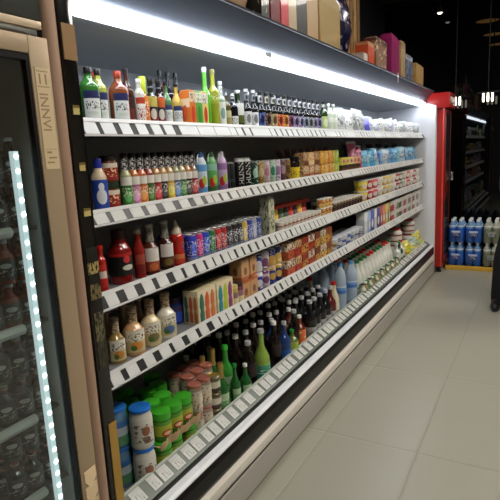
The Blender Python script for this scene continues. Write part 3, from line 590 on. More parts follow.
def squeeze():
    r = .029
    return [P('bottle_body', lathe([(r*.9, 0), (r, .005), (r, .05), (r*.82, .07), (r*.84, .08), (r, .1), (r, .115), (r*.8, .128), (r*.62, .132)], 22), glass('squeeze_red', (186, 38, 28))),
            P('cap', lathe([(r*.72, .13), (r*.74, .142), (r*.4, .158), (r*.2, .178), (r*.12, .184)], 16), solid('nozzle_cream', (222, 208, 190))),
            P('paper_label', lathe([(r+.0008, .01), (r+.0008, .048)], 16, FACE-1, FACE+1, cap=False), printed('sq_lab', [(0, (196, 60, 40)), (.5, (206, 120, 70))]))]
product('squeeze', 'squeeze_bottle', squeeze, -1.3, 1.671, z, 'red squeeze bottle with cream cone nozzle on the third shelf', 'bottle')
CC = [((36, 66, 196), 'blue'), ((206, 44, 128), 'magenta'), ((40, 80, 206), 'royal blue'), ((40, 120, 66), 'green'), ((196, 50, 48), 'red'), ((176, 40, 44), 'crimson'), ((44, 40, 44), 'black and red'), ((34, 30, 32), 'black'), ((40, 40, 44), 'charcoal'), ((206, 180, 70), 'gold'), ((46, 60, 160), 'navy blue'), ((150, 156, 176), 'silver'), ((36, 56, 140), 'dark blue')]
for i, (c, n) in enumerate(CC):
    y = 1.735+.0485*i
    bd = printed('ener%d' % i, [(0, (150, 160, 186)), (.2, c)], emblem=(.5, .45, .05, .3, tuple(min(255, q+60) for q in c)), text=(.25, .8, (214, 216, 222), 9, 6))
    for k in range(4):
        product('ener%d' % i, 'energy_drink_can', can_parts(.046, .118, bd, silver), -1.275-.049*k, y, z, '%s energy drink can, %s on the third shelf' % (n, ('at the shelf front', 'second from the front', 'third from the front', 'last row from the front')[k]), 'can', 'energy drink cans on the third shelf')
product('tallwhite', 'crispbread_pack', carton_parts(.06, .07, .206, printed('tw_f', [(0, (196, 196, 170))], speck=((90, 110, 80), .55, 6)), printed('tw_s', [(0, (200, 200, 176))], speck=((96, 110, 84), .55, 7))), -1.29, 2.46, z, 'tall narrow white and green speckled pack on the third shelf', 'pack')
wc = printed('whitecup', [(0, (214, 208, 196)), (.55, (150, 90, 60)), (.7, (226, 222, 212))], speck=((196, 60, 50), .66, 8))
for r_ in range(2):
    for i in range(11):
        product('whitecup', 'yogurt_cup', cup_parts(.05, .055, wc, solid('cup_lid', (228, 226, 220))), -1.262-.053*r_, 2.56+.056*i, z, '%s small white yogurt cup from the tall speckled pack, %s row' % (nth(i+1), ('front', 'second')[r_]), 'cup', 'small white yogurt cups')
for i in range(9):
    c, n = [((196, 160, 50), 'gold'), ((44, 34, 30), 'dark brown'), ((206, 170, 60), 'yellow'), ((60, 80, 60), 'green'), ((36, 48, 40), 'dark green'), ((176, 44, 36), 'red'), ((60, 40, 36), 'brown'), ((200, 150, 60), 'amber'), ((150, 44, 40), 'brick red')][i]
    product('jarback%d' % i, 'preserve_jar', jar_parts(.062, .108, glass('jb%d' % i, c), solid('jbl%d' % i, tuple(int(q*.8) for q in c)), printed('jblab%d' % i, [(0, c), (.3, tuple(min(255, q+50) for q in c))]), (.1, .7)), -1.375, 2.56+.07*i, z, '%s preserve jar behind the white yogurt cups on the third shelf' % n, 'jar', 'preserve jars behind the cups')
product('redtrayf', 'red_carton', carton_parts(.06, .5, .02, printed('redt', [(0, (186, 50, 40))]), printed('redt', [(0, (0, 0, 0))])), -1.375, 2.93, z+.109, 'flat red carton lying across the preserve jars on the third shelf', 'carton')
dk = printed('darkcup', [(0, (70, 34, 40)), (.45, (40, 22, 26)), (.8, (150, 130, 110))], speck=((190, 150, 90), .64, 8))
yl = printed('yelcup', [(0, (214, 170, 70)), (.5, (196, 120, 50))], speck=((236, 220, 170), .58, 7))
for i in range(3):
    for k in range(2):
        product('yelcup', 'dessert_cup', cup_parts(.062, .06, yl, solid('cup_lid', (0, 0, 0))), -1.268, 3.2+.066*i, z+.0605*k, '%s golden dessert cup after the white cups, %s tier' % (nth(i+1), ('lower', 'upper')[k]), 'cup', 'golden dessert cups')
for r_ in range(3):
    for i in range(10):
        product('darkcup', 'dessert_cup', cup_parts(.062, .075, dk, solid('cup_lid', (0, 0, 0))), -1.268-.065*r_, 3.42+.067*i, z, '%s dark dessert cup from the golden cups, %s row' % (nth(i+1), ('front', 'second', 'third')[r_]), 'cup', 'dark dessert cups with white lids')
FC = [((226, 200, 60), 'yellow'), ((190, 44, 60), 'red'), ((206, 80, 90), 'rose'), ((226, 222, 214), 'white'), ((206, 170, 80), 'gold'), ((226, 190, 90), 'amber'), ((206, 206, 196), 'cream'), ((170, 40, 60), 'crimson'), ((96, 120, 90), 'green'), ((210, 200, 200), 'pale'), ((200, 60, 50), 'scarlet'), ((214, 210, 214), 'silver'), ((180, 60, 80), 'berry'), ((220, 216, 206), 'ivory')]
for i in range(14):
    c, n = FC[i]
    for k in range(2):
        product('farcup%d' % i, 'yogurt_tub', cup_parts(.12, .088, printed('farcup%d' % i, [(0, c), (.6, tuple(min(255, q+40) for q in c))], emblem=(.5, .5, .08, .25, (230, 226, 216)), speck=((120, 40, 50), .66, 7)), solid('cup_lid', (0, 0, 0))), -1.30, 4.17+.158*i, z+.0885*k, '%s yogurt tub at the far end of the third shelf, %s tier' % (n, ('lower', 'upper')[k]), 'tub', 'yogurt tubs at the far end of the third shelf')

# ------------------------------------------------------------ fourth shelf
z = SH[3]
DR = [((150, 126, 66), 'olive green', 1.283, .066, .166), ((206, 160, 112), 'tan', 1.374, .084, .184), ((222, 206, 158), 'cream', 1.472, .082, .182), ((226, 222, 206), 'white', 1.568, .084, .184)]
for i, (c, n, y, D, H) in enumerate(DR):
    product('mayo%d' % i, 'salad_dressing_bottle', bottle_parts(D, H, glass('mayo%d' % i, c), printed('mayocap', [(0, (120, 92, 72))], speck=((206, 186, 160), .52, 9)), printed('mayol%d' % i, [(0, (196, 186, 140)), (.5, (226, 222, 206))], emblem=(.5, .28, .3, .2, ((196, 130, 50), (214, 140, 60), (120, 112, 70), (80, 110, 170))[i]), emblem2=(.35, .2, .14, .12, (70, 110, 50)), text=(.5, .85, (90, 84, 60), 5, 5)), (.08, .54), sh=.46, nk=.7, neck=.4, necklab=printed('mayo_neck', [(0, (132, 104, 80))], speck=((214, 196, 170), .52, 9)), nlz=(.68, .94), fat=.95), -1.305, y, z, '%s salad dressing bottle with checked neck on the lowest shelf' % n, 'bottle', 'salad dressing bottles on the lowest shelf')
for i in range(3):
    product('mayoback', 'salad_dressing_bottle', bottle_parts(.07, .17, glass('mayoback', (120, 96, 70)), printed('mayocap', [(0, (0, 0, 0))]), None, neck=.4, sh=.46, nk=.7, fat=.85), -1.395, 1.33+.09*i, z, '%s plain brown dressing bottle from left, behind the labelled dressings' % nth(i+1), 'bottle', 'dressing bottles in the back row')
product('bluejar', 'spread_jar', jar_parts(.074, .12, glass('bluejar', (40, 76, 190)), solid('lid_violet', (54, 40, 84)), printed('bluejar_l', [(0, (48, 90, 206)), (.6, (70, 60, 120))]), (.1, .7), lidh=.3), -1.38, 1.72, z, 'royal blue jar with violet lid behind the white dressing bottle', 'jar')
def picture_box(cs):
    def f():
        out = [P('carton_body', bx(-.04, .04, -.07, .07, 0, .15, bev=.003), printed('cream_box', [(0, (214, 200, 160)), (.8, (226, 214, 180))]))]
        for k, c in enumerate(cs):
            yy = -.042+.042*k
            out.append(P('printed_bottle', lathe([(.001, .006), (.017, .01), (.020, .045), (.014, .062), (.020, .08), (.017, .112), (.008, .134), (.001, .138)], 14, cx=.038, cy=yy, sx=.3, cap=False), mat('pict%d_%d_%d' % c, c, .35)))
        for k in range(3):
            out.append(P('printed_side_bottle', lathe([(.001, .006), (.011, .01), (.012, .045), (.008, .062), (.012, .08), (.010, .112), (.005, .134), (.001, .138)], 14, cx=-.024+.024*k, cy=-.068, sy=.3, cap=False), mat('pict%d_%d_%d' % cs[k], cs[k], .35)))
        return out
    return f
for i, (y, cs, lb) in enumerate(((1.79, ((60, 110, 96), (206, 96, 60), (206, 120, 74)), 'cream drink box printed with green and orange bottles on the lowest shelf'), (1.94, ((44, 140, 150), (176, 196, 60), (140, 60, 120)), 'cream drink box printed with teal, lime and purple bottles'))):
    product('pbox%d' % i, 'drink_multipack_box', picture_box(cs), -1.29, y, z, lb, 'box', 'cream drink boxes', rz=0)
for i in range(2):
    product('juicejar%d' % i, 'small_jar', jar_parts(.048, .1, glass('sj%d' % i, ((196, 180, 90), (130, 70, 110))[i]), solid('sjl%d' % i, ((214, 200, 120), (64, 44, 60))[i]), printed('sjlab%d' % i, [(0, (216, 206, 160)), (.5, (150, 110, 120))]), (.1, .66)), -1.27, 2.04+.05*i, z, ('small yellow jar between the drink boxes and tan cartons', 'small purple jar beside the tall tan cartons')[i], 'jar', 'two small jars on the lowest shelf')
for i in range(2):
    for k in range(2):
        product('tanc%d' % k, 'biscuit_carton', carton_parts(.07, .078, .105, printed('tanf%d' % k, [(0, (196, 150, 104)), (.86 if k == 0 else .02, (190, 92, 48)), (.99 if k == 0 else .12, (200, 156, 112))], emblem=(.5, .4, .2, .2, (130, 84, 60))), printed('tanf%d' % k, [(0, (0, 0, 0))])), -1.29, 2.14+.082*i, z+.1055*k, '%s tan biscuit carton with orange band, %s tier' % (('left', 'right')[i], ('lower', 'upper')[k]), 'carton', 'tan biscuit cartons')
for i in range(4):
    for k in range(2):
        c = [((40, 60, 150), (206, 206, 214)), ((190, 180, 190), (120, 70, 110)), ((44, 62, 140), (190, 150, 70)), ((36, 46, 96), (206, 170, 80))][i]
        product('coffee%d%d' % (i, k), 'coffee_can', can_parts(.07, .1, printed('coffee%d%d' % (i, k), [(0, c[k]), (.35, c[0]), (.8, c[1-k])], emblem=(.5, .45, .1, .2, c[1]), speck=((226, 220, 206), .62, 7)), silver), -1.295, 2.32+.078*i, z+.1005*k, '%s blue patterned can after the tan cartons, %s tier' % (nth(i+1), ('lower', 'upper')[k]), 'can', 'blue patterned cans')
FD = [((196, 90, 56), (226, 214, 190), 'orange and white'), ((186, 60, 50), (216, 190, 140), 'red and cream'), ((206, 150, 70), (170, 60, 50), 'amber and red'), ((190, 70, 50), (230, 220, 200), 'rust and white'), ((206, 160, 80), (120, 60, 40), 'gold and brown'), ((210, 176, 90), (220, 210, 190), 'golden cream'), ((200, 150, 70), (150, 80, 40), 'honey')]
for i, (c, e, n) in enumerate(FD):
    for k in range(2):
        product('meal%d' % i, 'ready_meal_box', carton_parts(.07, .098, .1, printed('mealf%d' % i, [(0, c), (.55, e)], speck=((120, 50, 34), .56, 5), text=(.55, .9, (90, 40, 30), 4, 3)), printed('meals%d' % i, [(0, c), (.5, e)], speck=((150, 90, 50), .6, 5))), -1.285, 2.67+.104*i, z+.1005*k, '%s ready meal box on the lowest shelf, %s tier' % (n, ('lower', 'upper')[k]), 'box', 'ready meal boxes on the lowest shelf')
GB = [((206, 206, 200), (150, 130, 80)), ((90, 110, 170), (206, 210, 220)), ((206, 210, 214), (70, 90, 170)), ((70, 96, 180), (200, 210, 220)), ((190, 200, 206), (90, 120, 180)), ((214, 214, 210), (120, 120, 130)), ((180, 186, 200), (60, 70, 130))]
for i, (c, e) in enumerate(GB):
    product('cream%d' % i, 'cream_cheese_tub', cup_parts(.092, .09, printed('creamt%d' % i, [(0, c), (.4, e), (.7, c)], speck=((226, 226, 230), .6, 7)), solid('lid_pale', (206, 212, 222))), -1.285, 3.43+.098*i, z, '%s blue and white cheese tub from the ready meal boxes' % nth(i+1), 'tub', 'blue and white cheese tubs')
    product('creamup%d' % i, 'cream_cheese_tub', cup_parts(.085, .07, printed('creamt%d' % i, [(0, (0, 0, 0))]), solid('lid_pale', (0, 0, 0))), -1.39, 3.43+.098*i, z, '%s cheese tub in the back row behind the blue tubs' % nth(i+1), 'tub', 'cheese tubs in the back row')
TB = [((200, 206, 214), 'pale'), ((150, 176, 206), 'light blue'), ((56, 70, 160), 'indigo'), ((214, 216, 220), 'white'), ((60, 50, 120), 'violet'), ((170, 50, 56), 'red'), ((196, 120, 90), 'salmon'), ((206, 180, 60), 'yellow'), ((150, 150, 60), 'olive')]
for i, (c, n) in enumerate(TB):
    product('tallbox%d' % i, 'milk_carton', carton_parts(.07, .088, .2, printed('tallf%d' % i, [(0, c), (.6, tuple(min(255, q+40) for q in c))], emblem=(.5, .4, .3, .2, (226, 226, 226))), printed('talls%d' % i, [(0, c), (.7, (226, 226, 226))])), -1.285, 4.15+.094*i, z, 'tall %s milk carton on the lowest shelf' % n, 'carton', 'tall milk cartons on the lowest shelf')
for i in range(13):
    c, n = [((196, 60, 80), 'pink'), ((220, 216, 210), 'white'), ((120, 150, 110), 'green'), ((60, 56, 60), 'black'), ((206, 200, 190), 'cream'), ((180, 60, 56), 'red'), ((210, 210, 206), 'grey'), ((96, 130, 96), 'leaf green'), ((214, 206, 196), 'beige'), ((150, 60, 70), 'maroon'), ((216, 216, 216), 'chalk white'), ((130, 140, 120), 'sage'), ((200, 196, 200), 'silver')][i]
    product('farbox%d' % i, 'cheese_box', carton_parts(.08, .1, .1, printed('farf%d' % i, [(0, c), (.6, (222, 220, 214))], speck=((90, 60, 60), .62, 5)), printed('fars%d' % i, [(0, c), (.5, (214, 210, 204))])), -1.29, 5.03+.105*i, z, '%s cheese box at the far end of the lowest shelf' % n, 'box', 'cheese boxes at the far end')
    product('farbox%d' % i, 'cheese_box', None, -1.29, 5.03+.105*i, z+.1005, '%s cheese box stacked on its like at the far end' % n, 'box', 'cheese boxes at the far end')

# ------------------------------------------------------------ the well at the bottom
z = .346; WELL[0] = 1
wj = printed('wjar_label', [(0, (206, 204, 192)), (.85, (214, 212, 200))], emblem=(.55, .62, .16, .2, (150, 96, 70)), emblem2=(.57, .25, .14, .14, (110, 66, 50)), text=(.1, .9, (120, 110, 100), 3, 3))
bl = solid('lid_blue', (36, 116, 206)); wp = solid('jar_white', (206, 206, 196))
for j, (x, y) in enumerate(((-1.2, 1.262), (-1.285, 1.225), (-1.37, 1.215))):
    for k in range(2):
        bj = j > 0
        product('wjar%d' % bj, 'white_food_jar', jar_parts(.082, .15, wp if not bj else glass('jar_blueish', (96, 140, 176)), bl, wj if not bj else printed('bjl', [(0, (90, 150, 110)), (.4, (190, 206, 214)), (.75, (60, 120, 190))]), (.1, .7), lidh=.075, neckr=.88), x, y, z+.1562*k, '%s with blue lid, %s of its stack' % (('white jar', 'blue-green jar behind the white ones', 'rearmost blue-green jar')[j], ('bottom', 'top')[k]), 'jar', 'blue lidded jars')
gl_ = solid('lid_green', (66, 176, 44)); gb = glass('pickle_green', (60, 128, 36)); gla = printed('pickle_label', [(0, (60, 120, 40)), (.2, (170, 180, 50)), (.8, (90, 150, 50))], emblem=(.6, .35, .26, .2, (176, 60, 44)), emblem2=(.6, .35, .18, .1, (226, 190, 150)))
gi = 0
for r_, (x, ys, full) in enumerate(((-1.2, (1.362, 1.44, 1.517), (1, 1, 1)), (-1.283, (1.33, 1.41, 1.49), (1, 1, 1)), (-1.365, (1.305, 1.39, 1.47, 1.55), (0, 1, 1, 1)), (-1.45, (1.35, 1.44, 1.53, 1.61), (0, 1, 0, 1)))):
    for i, y in enumerate(ys):
        for k in range(1+full[i]):
            product('gjar', 'pickle_jar', jar_parts(.072, .116, gb, gl_, gla, (.1, .7), lidh=.24, lidr=1.0), x, y+.012*math.sin(gi*2.1), z+.1212*k, '%s green-lidded jar from left, %s row from the front, %s tier' % (nth(i+1), nth(r_+1), ('lower', 'upper')[k]), 'jar', 'green lidded jars'); gi += 1
def torn_card():
    bm = bmesh.new(); n = 26; rr = random.Random(4); a = []
    for i in range(n+1):
        y = -.13+.26*i/n; x = .006*math.sin(i*.9); h = .022+.014*abs(math.sin(i*1.3))+rr.uniform(-.003, .003)
        a.append([bm.verts.new(q) for q in ((x, y, 0), (x+.004, y, h*.6), (x+.001, y, h), (x-.003, y, h*.6), (x-.002, y, 0))])
    for i in range(n):
        for k in range(5): bm.faces.new((a[i][k], a[i+1][k], a[i+1][(k+1) % 5], a[i][(k+1) % 5]))
    bm.faces.new(a[0][::-1]); bm.faces.new(a[-1]); bmesh.ops.recalc_face_normals(bm, faces=bm.faces)
    return [P('torn_edge', bm, mat('cardboard', (176, 150, 112), .8)), P('base_sheet', bx(-.076, -.0025, -.12, .12, -.0012, .0012), mat('cardboard', (0, 0, 0)))]
product('torncard', 'cardboard_tray', torn_card, -1.159, 1.44, z+.113, 'torn tan cardboard tray between the two tiers of green-lidded jars', 'cardboard tray')
rb = printed('rtop_label', [(0, (176, 168, 150)), (.15, (206, 196, 172)), (.9, (196, 190, 176))], speck=((140, 92, 74), .6, 7))
for r_, x in enumerate((-1.2, -1.272, -1.344)):
    for i in range(3 if r_ else 2):
        for k in range(2):
            product('rtop', 'mushroom_can', jar_parts(.062, .122, printed('rtop_body', [(0, (188, 182, 166))], speck=((150, 130, 110), .6, 6)), solid('lid_redbrown', (168, 100, 84)), rb, (.08, .74), lidh=.1, neckr=.88), x, 1.588+.068*i+.05*(r_ > 0), z+.1272*k, '%s cream tin with reddish lid from left, %s row, %s tier' % (nth(i+1), nth(r_+1), ('lower', 'upper')[k]), 'tin', 'cream tins with reddish lids')
for k in range(3):
    product('goldtin', 'small_tin', can_parts(.062, .075, printed('goldtin', [(0, (60, 54, 44)), (.3, (206, 200, 180)), (.7, (96, 90, 60))]), gold), -1.2, 1.727, z+.0785*k, '%s tin of the gold-rimmed stack beside the green bottles' % ('bottom', 'middle', 'top')[k], 'tin', 'stack of gold rimmed tins')
GR = glass('bright_green_glass', (58, 150, 56)); LG = glass('leaf_green_glass', (96, 166, 90)); DG = glass('deep_green_glass', (30, 96, 40))
gll = printed('green_bottle_label', [(0, (110, 176, 110)), (.5, (170, 206, 160))], text=(.2, .8, (226, 236, 220), 5, 4))
for i, (x, y, D, H, b_, c_, lb, fo_) in enumerate((
    (-1.30, 1.87, .068, .278, DG, gold, 'green wine bottle with gold foil neck in the bottom well', gold),
    (-1.40, 1.80, .06, .254, LG, capgrey, 'pale green bottle with grey cap behind the gold-necked wine bottle', None),
    (-1.36, 1.93, .06, .254, LG, gold, 'pale green bottle with gold cap beside the bright green soda bottle', None),
    (-1.29, 1.965, .076, .262, GR, solid('cap_bright_green', (60, 190, 60)), 'bright green soda bottle with bright green cap in the bottom well', None),
    (-1.2, 1.905, .05, .206, DG, capg, 'small deep green bottle with green cap at the low glass', None),
    (-1.19, 1.985, .054, .176, DG, capw, 'small deep green bottle with white cap at the low glass', None),
    (-1.215, 1.81, .066, .245, DG, gold, 'green wine bottle with gold foil at the low glass', gold),
    (-1.30, 1.79, .06, .272, glass('champagne_green', (70, 90, 50)), gold, 'olive wine bottle with gold cap behind the cream tins', gold))):
    product('grn%d' % i, 'green_bottle', bottle_parts(D, H, b_, c_, gll, (.18, .44), sh=.5, nk=.74, neck=.36, foil=fo_), x, y, z, lb, 'bottle', 'green bottles in the well')
cola = glass('cola_dark', (22, 12, 12)); colal = printed('cola_lab', [(0, (30, 16, 18)), (.6, (46, 20, 22))])
ci = 0
for r_, x in enumerate((-1.225, -1.315, -1.405, -1.495, -1.585)):
    for i in range(9):
        y = 2.08+.092*i+.03*(r_ % 2)
        if r_ == 0 and i in (1, 2, 4, 5, 7, 8): continue
        if r_ == 1 and i in (6,): continue
        product('cola%d' % (ci % 2), 'cola_bottle', bottle_parts(.078, .252+.014*(ci % 2), cola, capw if ci % 3 else capgrey, colal, (.3, .5), sh=.52, nk=.82, neck=.32, capr=.4), x, y+.008*math.sin(ci*1.9), z, 'dark cola bottle in the bottom well, %s from left, %s row' % (nth(i+1), nth(r_+1)), 'bottle', 'dark cola bottles in the bottom well'); ci += 1
product('teal', 'lime_soda_bottle', bottle_parts(.084, .28, glass('lime_soda', (140, 172, 74)), capgrey, printed('teal_lab', [(0, (40, 140, 120)), (.6, (70, 160, 130)), (.85, (140, 180, 90))], text=(.2, .6, (190, 226, 206), 4, 4)), (.1, .38), sh=.42, nk=.74, neck=.34, arc=6.2), -1.21, 2.19, z, 'lime soda bottle with teal label before the dark cola bottles', 'bottle')
for i, (x, y, c, lc, n) in enumerate(((-1.2, 2.44, (30, 60, 120), (40, 90, 170), 'blue'), (-1.29, 2.46, (36, 70, 130), (60, 110, 180), 'steel blue'))):
    product('blueb%d' % i, 'blue_drink_bottle', bottle_parts(.074, .242, glass('blueb%d' % i, c), capgrey, printed('bluebl%d' % i, [(0, lc), (.6, tuple(int(q*.7) for q in lc))]), (.15, .5), sh=.54, nk=.78), x, y, z, '%s drink bottle with grey cap among the dark cola bottles' % n, 'bottle', 'blue drink bottles')
for i, (x, y, lc, bc, cc, H, n) in enumerate(((-1.195, 2.53, (150, 176, 50), (90, 110, 40), capg, .165, 'short lime green bottle before the orange-labelled drinks'), (-1.2, 2.65, (214, 110, 54), (120, 50, 30), capw, .214, 'bottle with bright orange label and white cap at the low glass'), (-1.28, 2.67, (206, 96, 50), (96, 40, 30), capw, .244, 'bottle with orange label just behind the other orange-labelled one'))):
    product('orb%d' % i, 'orange_drink_bottle', bottle_parts(.074, H, glass('orb%d' % i, bc), cc, printed('orbl%d' % i, [(0, lc)], speck=((236, 200, 150), .6, 5)), (.15, .62), sh=.62, nk=.82, arc=6.2), x, y, z, n, 'bottle')
gl2 = printed('grey_label', [(0, (150, 150, 150)), (.7, (170, 168, 170))], text=(.2, .8, (90, 90, 96), 5, 5))
for r_, x in enumerate((-1.205, -1.295, -1.385, -1.475)):
    for i in range(5):
        y = 2.80+.094*i
        if r_ == 0 and i == 0: y += .02
        product('wine%d' % (r_ == 0 and i == 4), 'dark_drink_bottle', bottle_parts(.08, .257, blackg if not (r_ == 0 and i == 4) else glass('dark_red_drink', (96, 26, 26)), capk if r_ else capgrey, gl2, (.06, .36), sh=.52, nk=.8, neck=.34, capr=.42, arc=6.2), x, y, z, ('dark red drink bottle with grey label beside the cream milk bottle' if (r_ == 0 and i == 4) else 'black drink bottle with grey label before the cream bottle, %s from left, %s row' % (nth(i+1), nth(r_+1))), 'bottle', 'black drink bottles with grey labels')
product('creamy', 'cream_drink_bottle', bottle_parts(.076, .26, glass('creamy', (222, 214, 184)), capr_, printed('creamyl', [(0, (206, 196, 180)), (.5, (226, 222, 206))], text=(.1, .5, (120, 90, 70), 5, 4)), (.05, .42), sh=.5, nk=.84, neck=.42, capr=.5, arc=6.2), -1.22, 3.285, z, 'cream coloured drink bottle with red cap beside the dark bottles', 'bottle')
product('creamy2', 'cream_drink_bottle', bottle_parts(.076, .272, glass('creamy', (0, 0, 0)), capr_, None, sh=.5, nk=.84, neck=.42, capr=.5), -1.41, 3.305, z, 'cream drink bottle with red cap in the row behind the dark red one', 'bottle')
wat = mat('water_plastic', (206, 226, 246), .12, trans=.4, ior=1.1, coat=.4); watc = mat('water_cap_blue', (90, 150, 216), .3)
def water(D, H, k):
    r = D/2
    def f():
        pr = [(r*.8, 0), (r*.97, .008), (r, .02)]
        n = 9
        for i in range(n): pr += [(r, .03+H*.5*i/n), (r*.955, .03+H*.5*(i+.5)/n)]
        pr += [(r, H*.6), (r*1., H*.68), (r*.85, H*.78), (r*.5, H*.88), (r*.34, H*.92), (r*.34, H*.95)]
        return [P('bottle_body', lathe(pr, 22), wat), P('cap', lathe([(r*.4, H*.935), (r*.4, H*.985), (r*.36, H)], 16), watc),
                P('paper_label', lathe([(r*1.02, H*.36), (r*1.02, H*.52)], 22, 0, 2*PI, cap=False), printed('water_lab%d' % k, [(0, (70, 120, 200)), (.4, (110, 160, 220)), (.8, (200, 216, 232))]))]
    return f
wi = 0
for i, (x, y, H) in enumerate(((-1.25, 3.50, .342), (-1.24, 3.72, .317), (-1.37, 3.46, .332), (-1.36, 3.6, .332), (-1.48, 3.5, .332), (-1.47, 3.63, .332))):
    product('water%d' % (H*1000), 'water_bottle', water(.092, H, 1), x, y, z, ('tall blue water bottle in front, left of the clear one', 'shorter clear blue water bottle in front of the milk', 'left water bottle of the second row behind the tall blue one', 'right water bottle of the second row behind the tall blue one', 'left water bottle of the rear row in the well', 'right water bottle of the rear row in the well')[i], 'bottle', 'blue water bottles in the well')
mw = glass('milk_white', (226, 228, 220)); mlab = printed('milk_lab', [(0, (214, 220, 206)), (.3, (120, 150, 120)), (.5, (222, 224, 214))], emblem=(.5, .6, .2, .2, (96, 130, 110)))
mi = 0
for r_, x in enumerate((-1.245, -1.34, -1.435)):
    for i in range(11):
        y = 3.88+.104*i
        red = (i*7+r_*3) % 5 in (1, 3)
        product('milk%d' % red, 'milk_bottle', bottle_parts(.09, .287, mw, capr_ if red else solid('cap_forest', (44, 110, 60)), mlab, (.12, .42), sh=.5, nk=.82, neck=.42, capr=.46), x, y, z, 'white milk bottle with %s cap, %s from the water bottles, %s row' % (('green', 'red')[red], nth(i+1), ('front', 'second', 'third')[r_]), 'bottle', 'white milk bottles in the well'); mi += 1
for i in range(20):
    product('smalldr%d' % (i % 3), 'small_dairy_bottle', bottle_parts(.052, .122, glass('sdr%d' % (i % 3), ((206, 206, 186), (150, 130, 90), (96, 110, 80))[i % 3]), (capk, capw, capg)[i % 3], printed('sdl%d' % (i % 3), [(0, (196, 200, 180)), (.5, (110, 130, 90))]), (.1, .55), sh=.6, nk=.8, neck=.5, capr=.6), -1.168, 3.80+.062*i, z, 'small dairy bottle along the low glass before the milk, %s from left' % nth(i+1), 'bottle', 'small dairy bottles along the low glass')
for i in range(3):
    product('green_jug%d' % i, 'kefir_bottle', bottle_parts(.09, .235, glass('kefir%d' % i, ((206, 214, 206), (60, 80, 66), (214, 210, 206))[i]), (capw, capg, capr_)[i], printed('kefl%d' % i, [(0, (60, 84, 66)), (.6, (196, 200, 190))]), (.1, .5), neck=.4), -1.2, 5.06+.1*i, z, '%s kefir bottle after the milk, with %s cap' % (nth(i+1), ('white', 'green', 'red')[i]), 'bottle', 'kefir bottles')
tubb = printed('tub_bands', [(0, (206, 198, 188)), (.18, (150, 60, 60)), (.28, (216, 206, 198)), (.55, (130, 70, 66)), (.66, (222, 216, 206))])
for i, (x, y, zz, lb) in enumerate(((-1.3, 5.42, z, 'large white tub with maroon bands, bottom of the nearer stack'), (-1.3, 5.42, z+.1725, 'large white tub with red lid, top of the nearer stack'), (-1.32, 6.2, z, 'large white banded tub by the white end wall, bottom one'), (-1.32, 6.2, z+.1725, 'large white banded tub by the white end wall, top one'))):
    product('tub', 'large_yogurt_tub', jar_parts(.155, .166, tubb, solid('lid_dullred', (186, 60, 56)), None, lidh=.1, neckr=.78, lidr=.8), x, y, zz, lb, 'tub', 'large banded tubs')
yc = [((226, 220, 80), 'yellow'), ((206, 214, 120), 'lime'), ((226, 206, 60), 'golden'), ((190, 206, 170), 'pale green'), ((236, 230, 140), 'light yellow'), ((220, 190, 60), 'mustard'), ((150, 190, 160), 'mint')]
for i in range(7):
    for k in range(2):
        c, n = yc[(i+k*2) % 7]
        product('ypack%d' % ((i+k*2) % 7), 'butter_pack', carton_parts(.09, .12, .038, printed('yp%d' % ((i+k*2) % 7), [(0, c)], speck=((226, 226, 206), .58, 5)), printed('yps%d' % ((i+k*2) % 7), [(0, c)], speck=((90, 140, 90), .64, 5))), -1.2+.004*k, 5.54+.125*i, z+.040*k, '%s butter pack in pile %s from the banded tub, %s layer' % (n, nth(i+1), ('bottom', 'middle', 'top')[k]), 'pack', 'yellow butter packs in piles')
pouch_row('yellow pouches', z+.082, [5.62+.12*i for i in range(6)], [(230, 226, 70), (226, 214, 90), (210, 220, 190), (180, 206, 190)], 'yellow-green cheese pouch lying on the butter packs, %s from left', H=.11, wy=.12, lean=1.2, x=-1.19)

WELL[0] = 0
# ------------------------------------------------------------ on top of the display fridge
z = 2.156
T = -1.215
def topbox(key, name, y, wy, H, c, e, lb, dx=.1, x=None, rz=0, sp=None):
    product(key, name, carton_parts(dx, wy, H, printed(key+'_f', [(0, e), (.12, c), (.85, e)], speck=sp), printed(key+'_s', [(0, c), (.9, e)], speck=sp)), (x or T)-dx/2+.01, y, z, lb, 'box', 'packages on top of the display fridge', rz=rz)
product('tanbag', 'paper_bag', pouch_parts(.1, .22, .26, printed('tanbag', [(0, (150, 120, 84)), (.5, (176, 146, 104))]), solid('tanbag_s', (170, 140, 100)), 9), T-.06, 2.19, z, 'tan paper bag, leftmost package on top of the display fridge', 'bag', ry=.0)
topbox('darkpk', 'gift_box', 2.375, .085, .3, (36, 40, 40), (70, 76, 72), 'dark narrow package between tan bag and maroon box', sp=((150, 150, 140), .66, 5))
topbox('maroonpk', 'gift_box', 2.485, .11, .3, (120, 34, 46), (96, 28, 38), 'maroon box on top of the display fridge')
topbox('redpk', 'gift_box', 2.60, .09, .32, (206, 50, 62), (190, 44, 54), 'bright red box on top of the display fridge')
topbox('creampk', 'gift_box', 2.70, .09, .32, (196, 176, 146), (160, 130, 110), 'cream box with dark line, right of the bright red box')
topbox('blackpk', 'gift_box', 2.825, .13, .3, (34, 38, 36), (50, 60, 54), 'black green box between cream boxes on the fridge top')
topbox('beigepk', 'gift_box', 2.98, .15, .32, (190, 160, 118), (150, 104, 74), 'beige brown box beside the large tan box on the fridge top')
topbox('largetan', 'gift_box', 3.27, .38, .34, (176, 152, 96), (186, 166, 120), 'large tan and gold box on top of the display fridge', sp=((196, 150, 60), .62, 3))
product('foilbag', 'foil_bag', pouch_parts(.14, .32, .5, printed('foilbag', [(0, (26, 26, 60)), (.4, (40, 36, 70))], speck=((150, 140, 150), .62, 4), rough=.2, metal=.3), solid('foil_s', (70, 66, 110)), 21), T-.08, 3.69, z, 'crinkled dark navy foil bag beside the large tan box', 'bag')
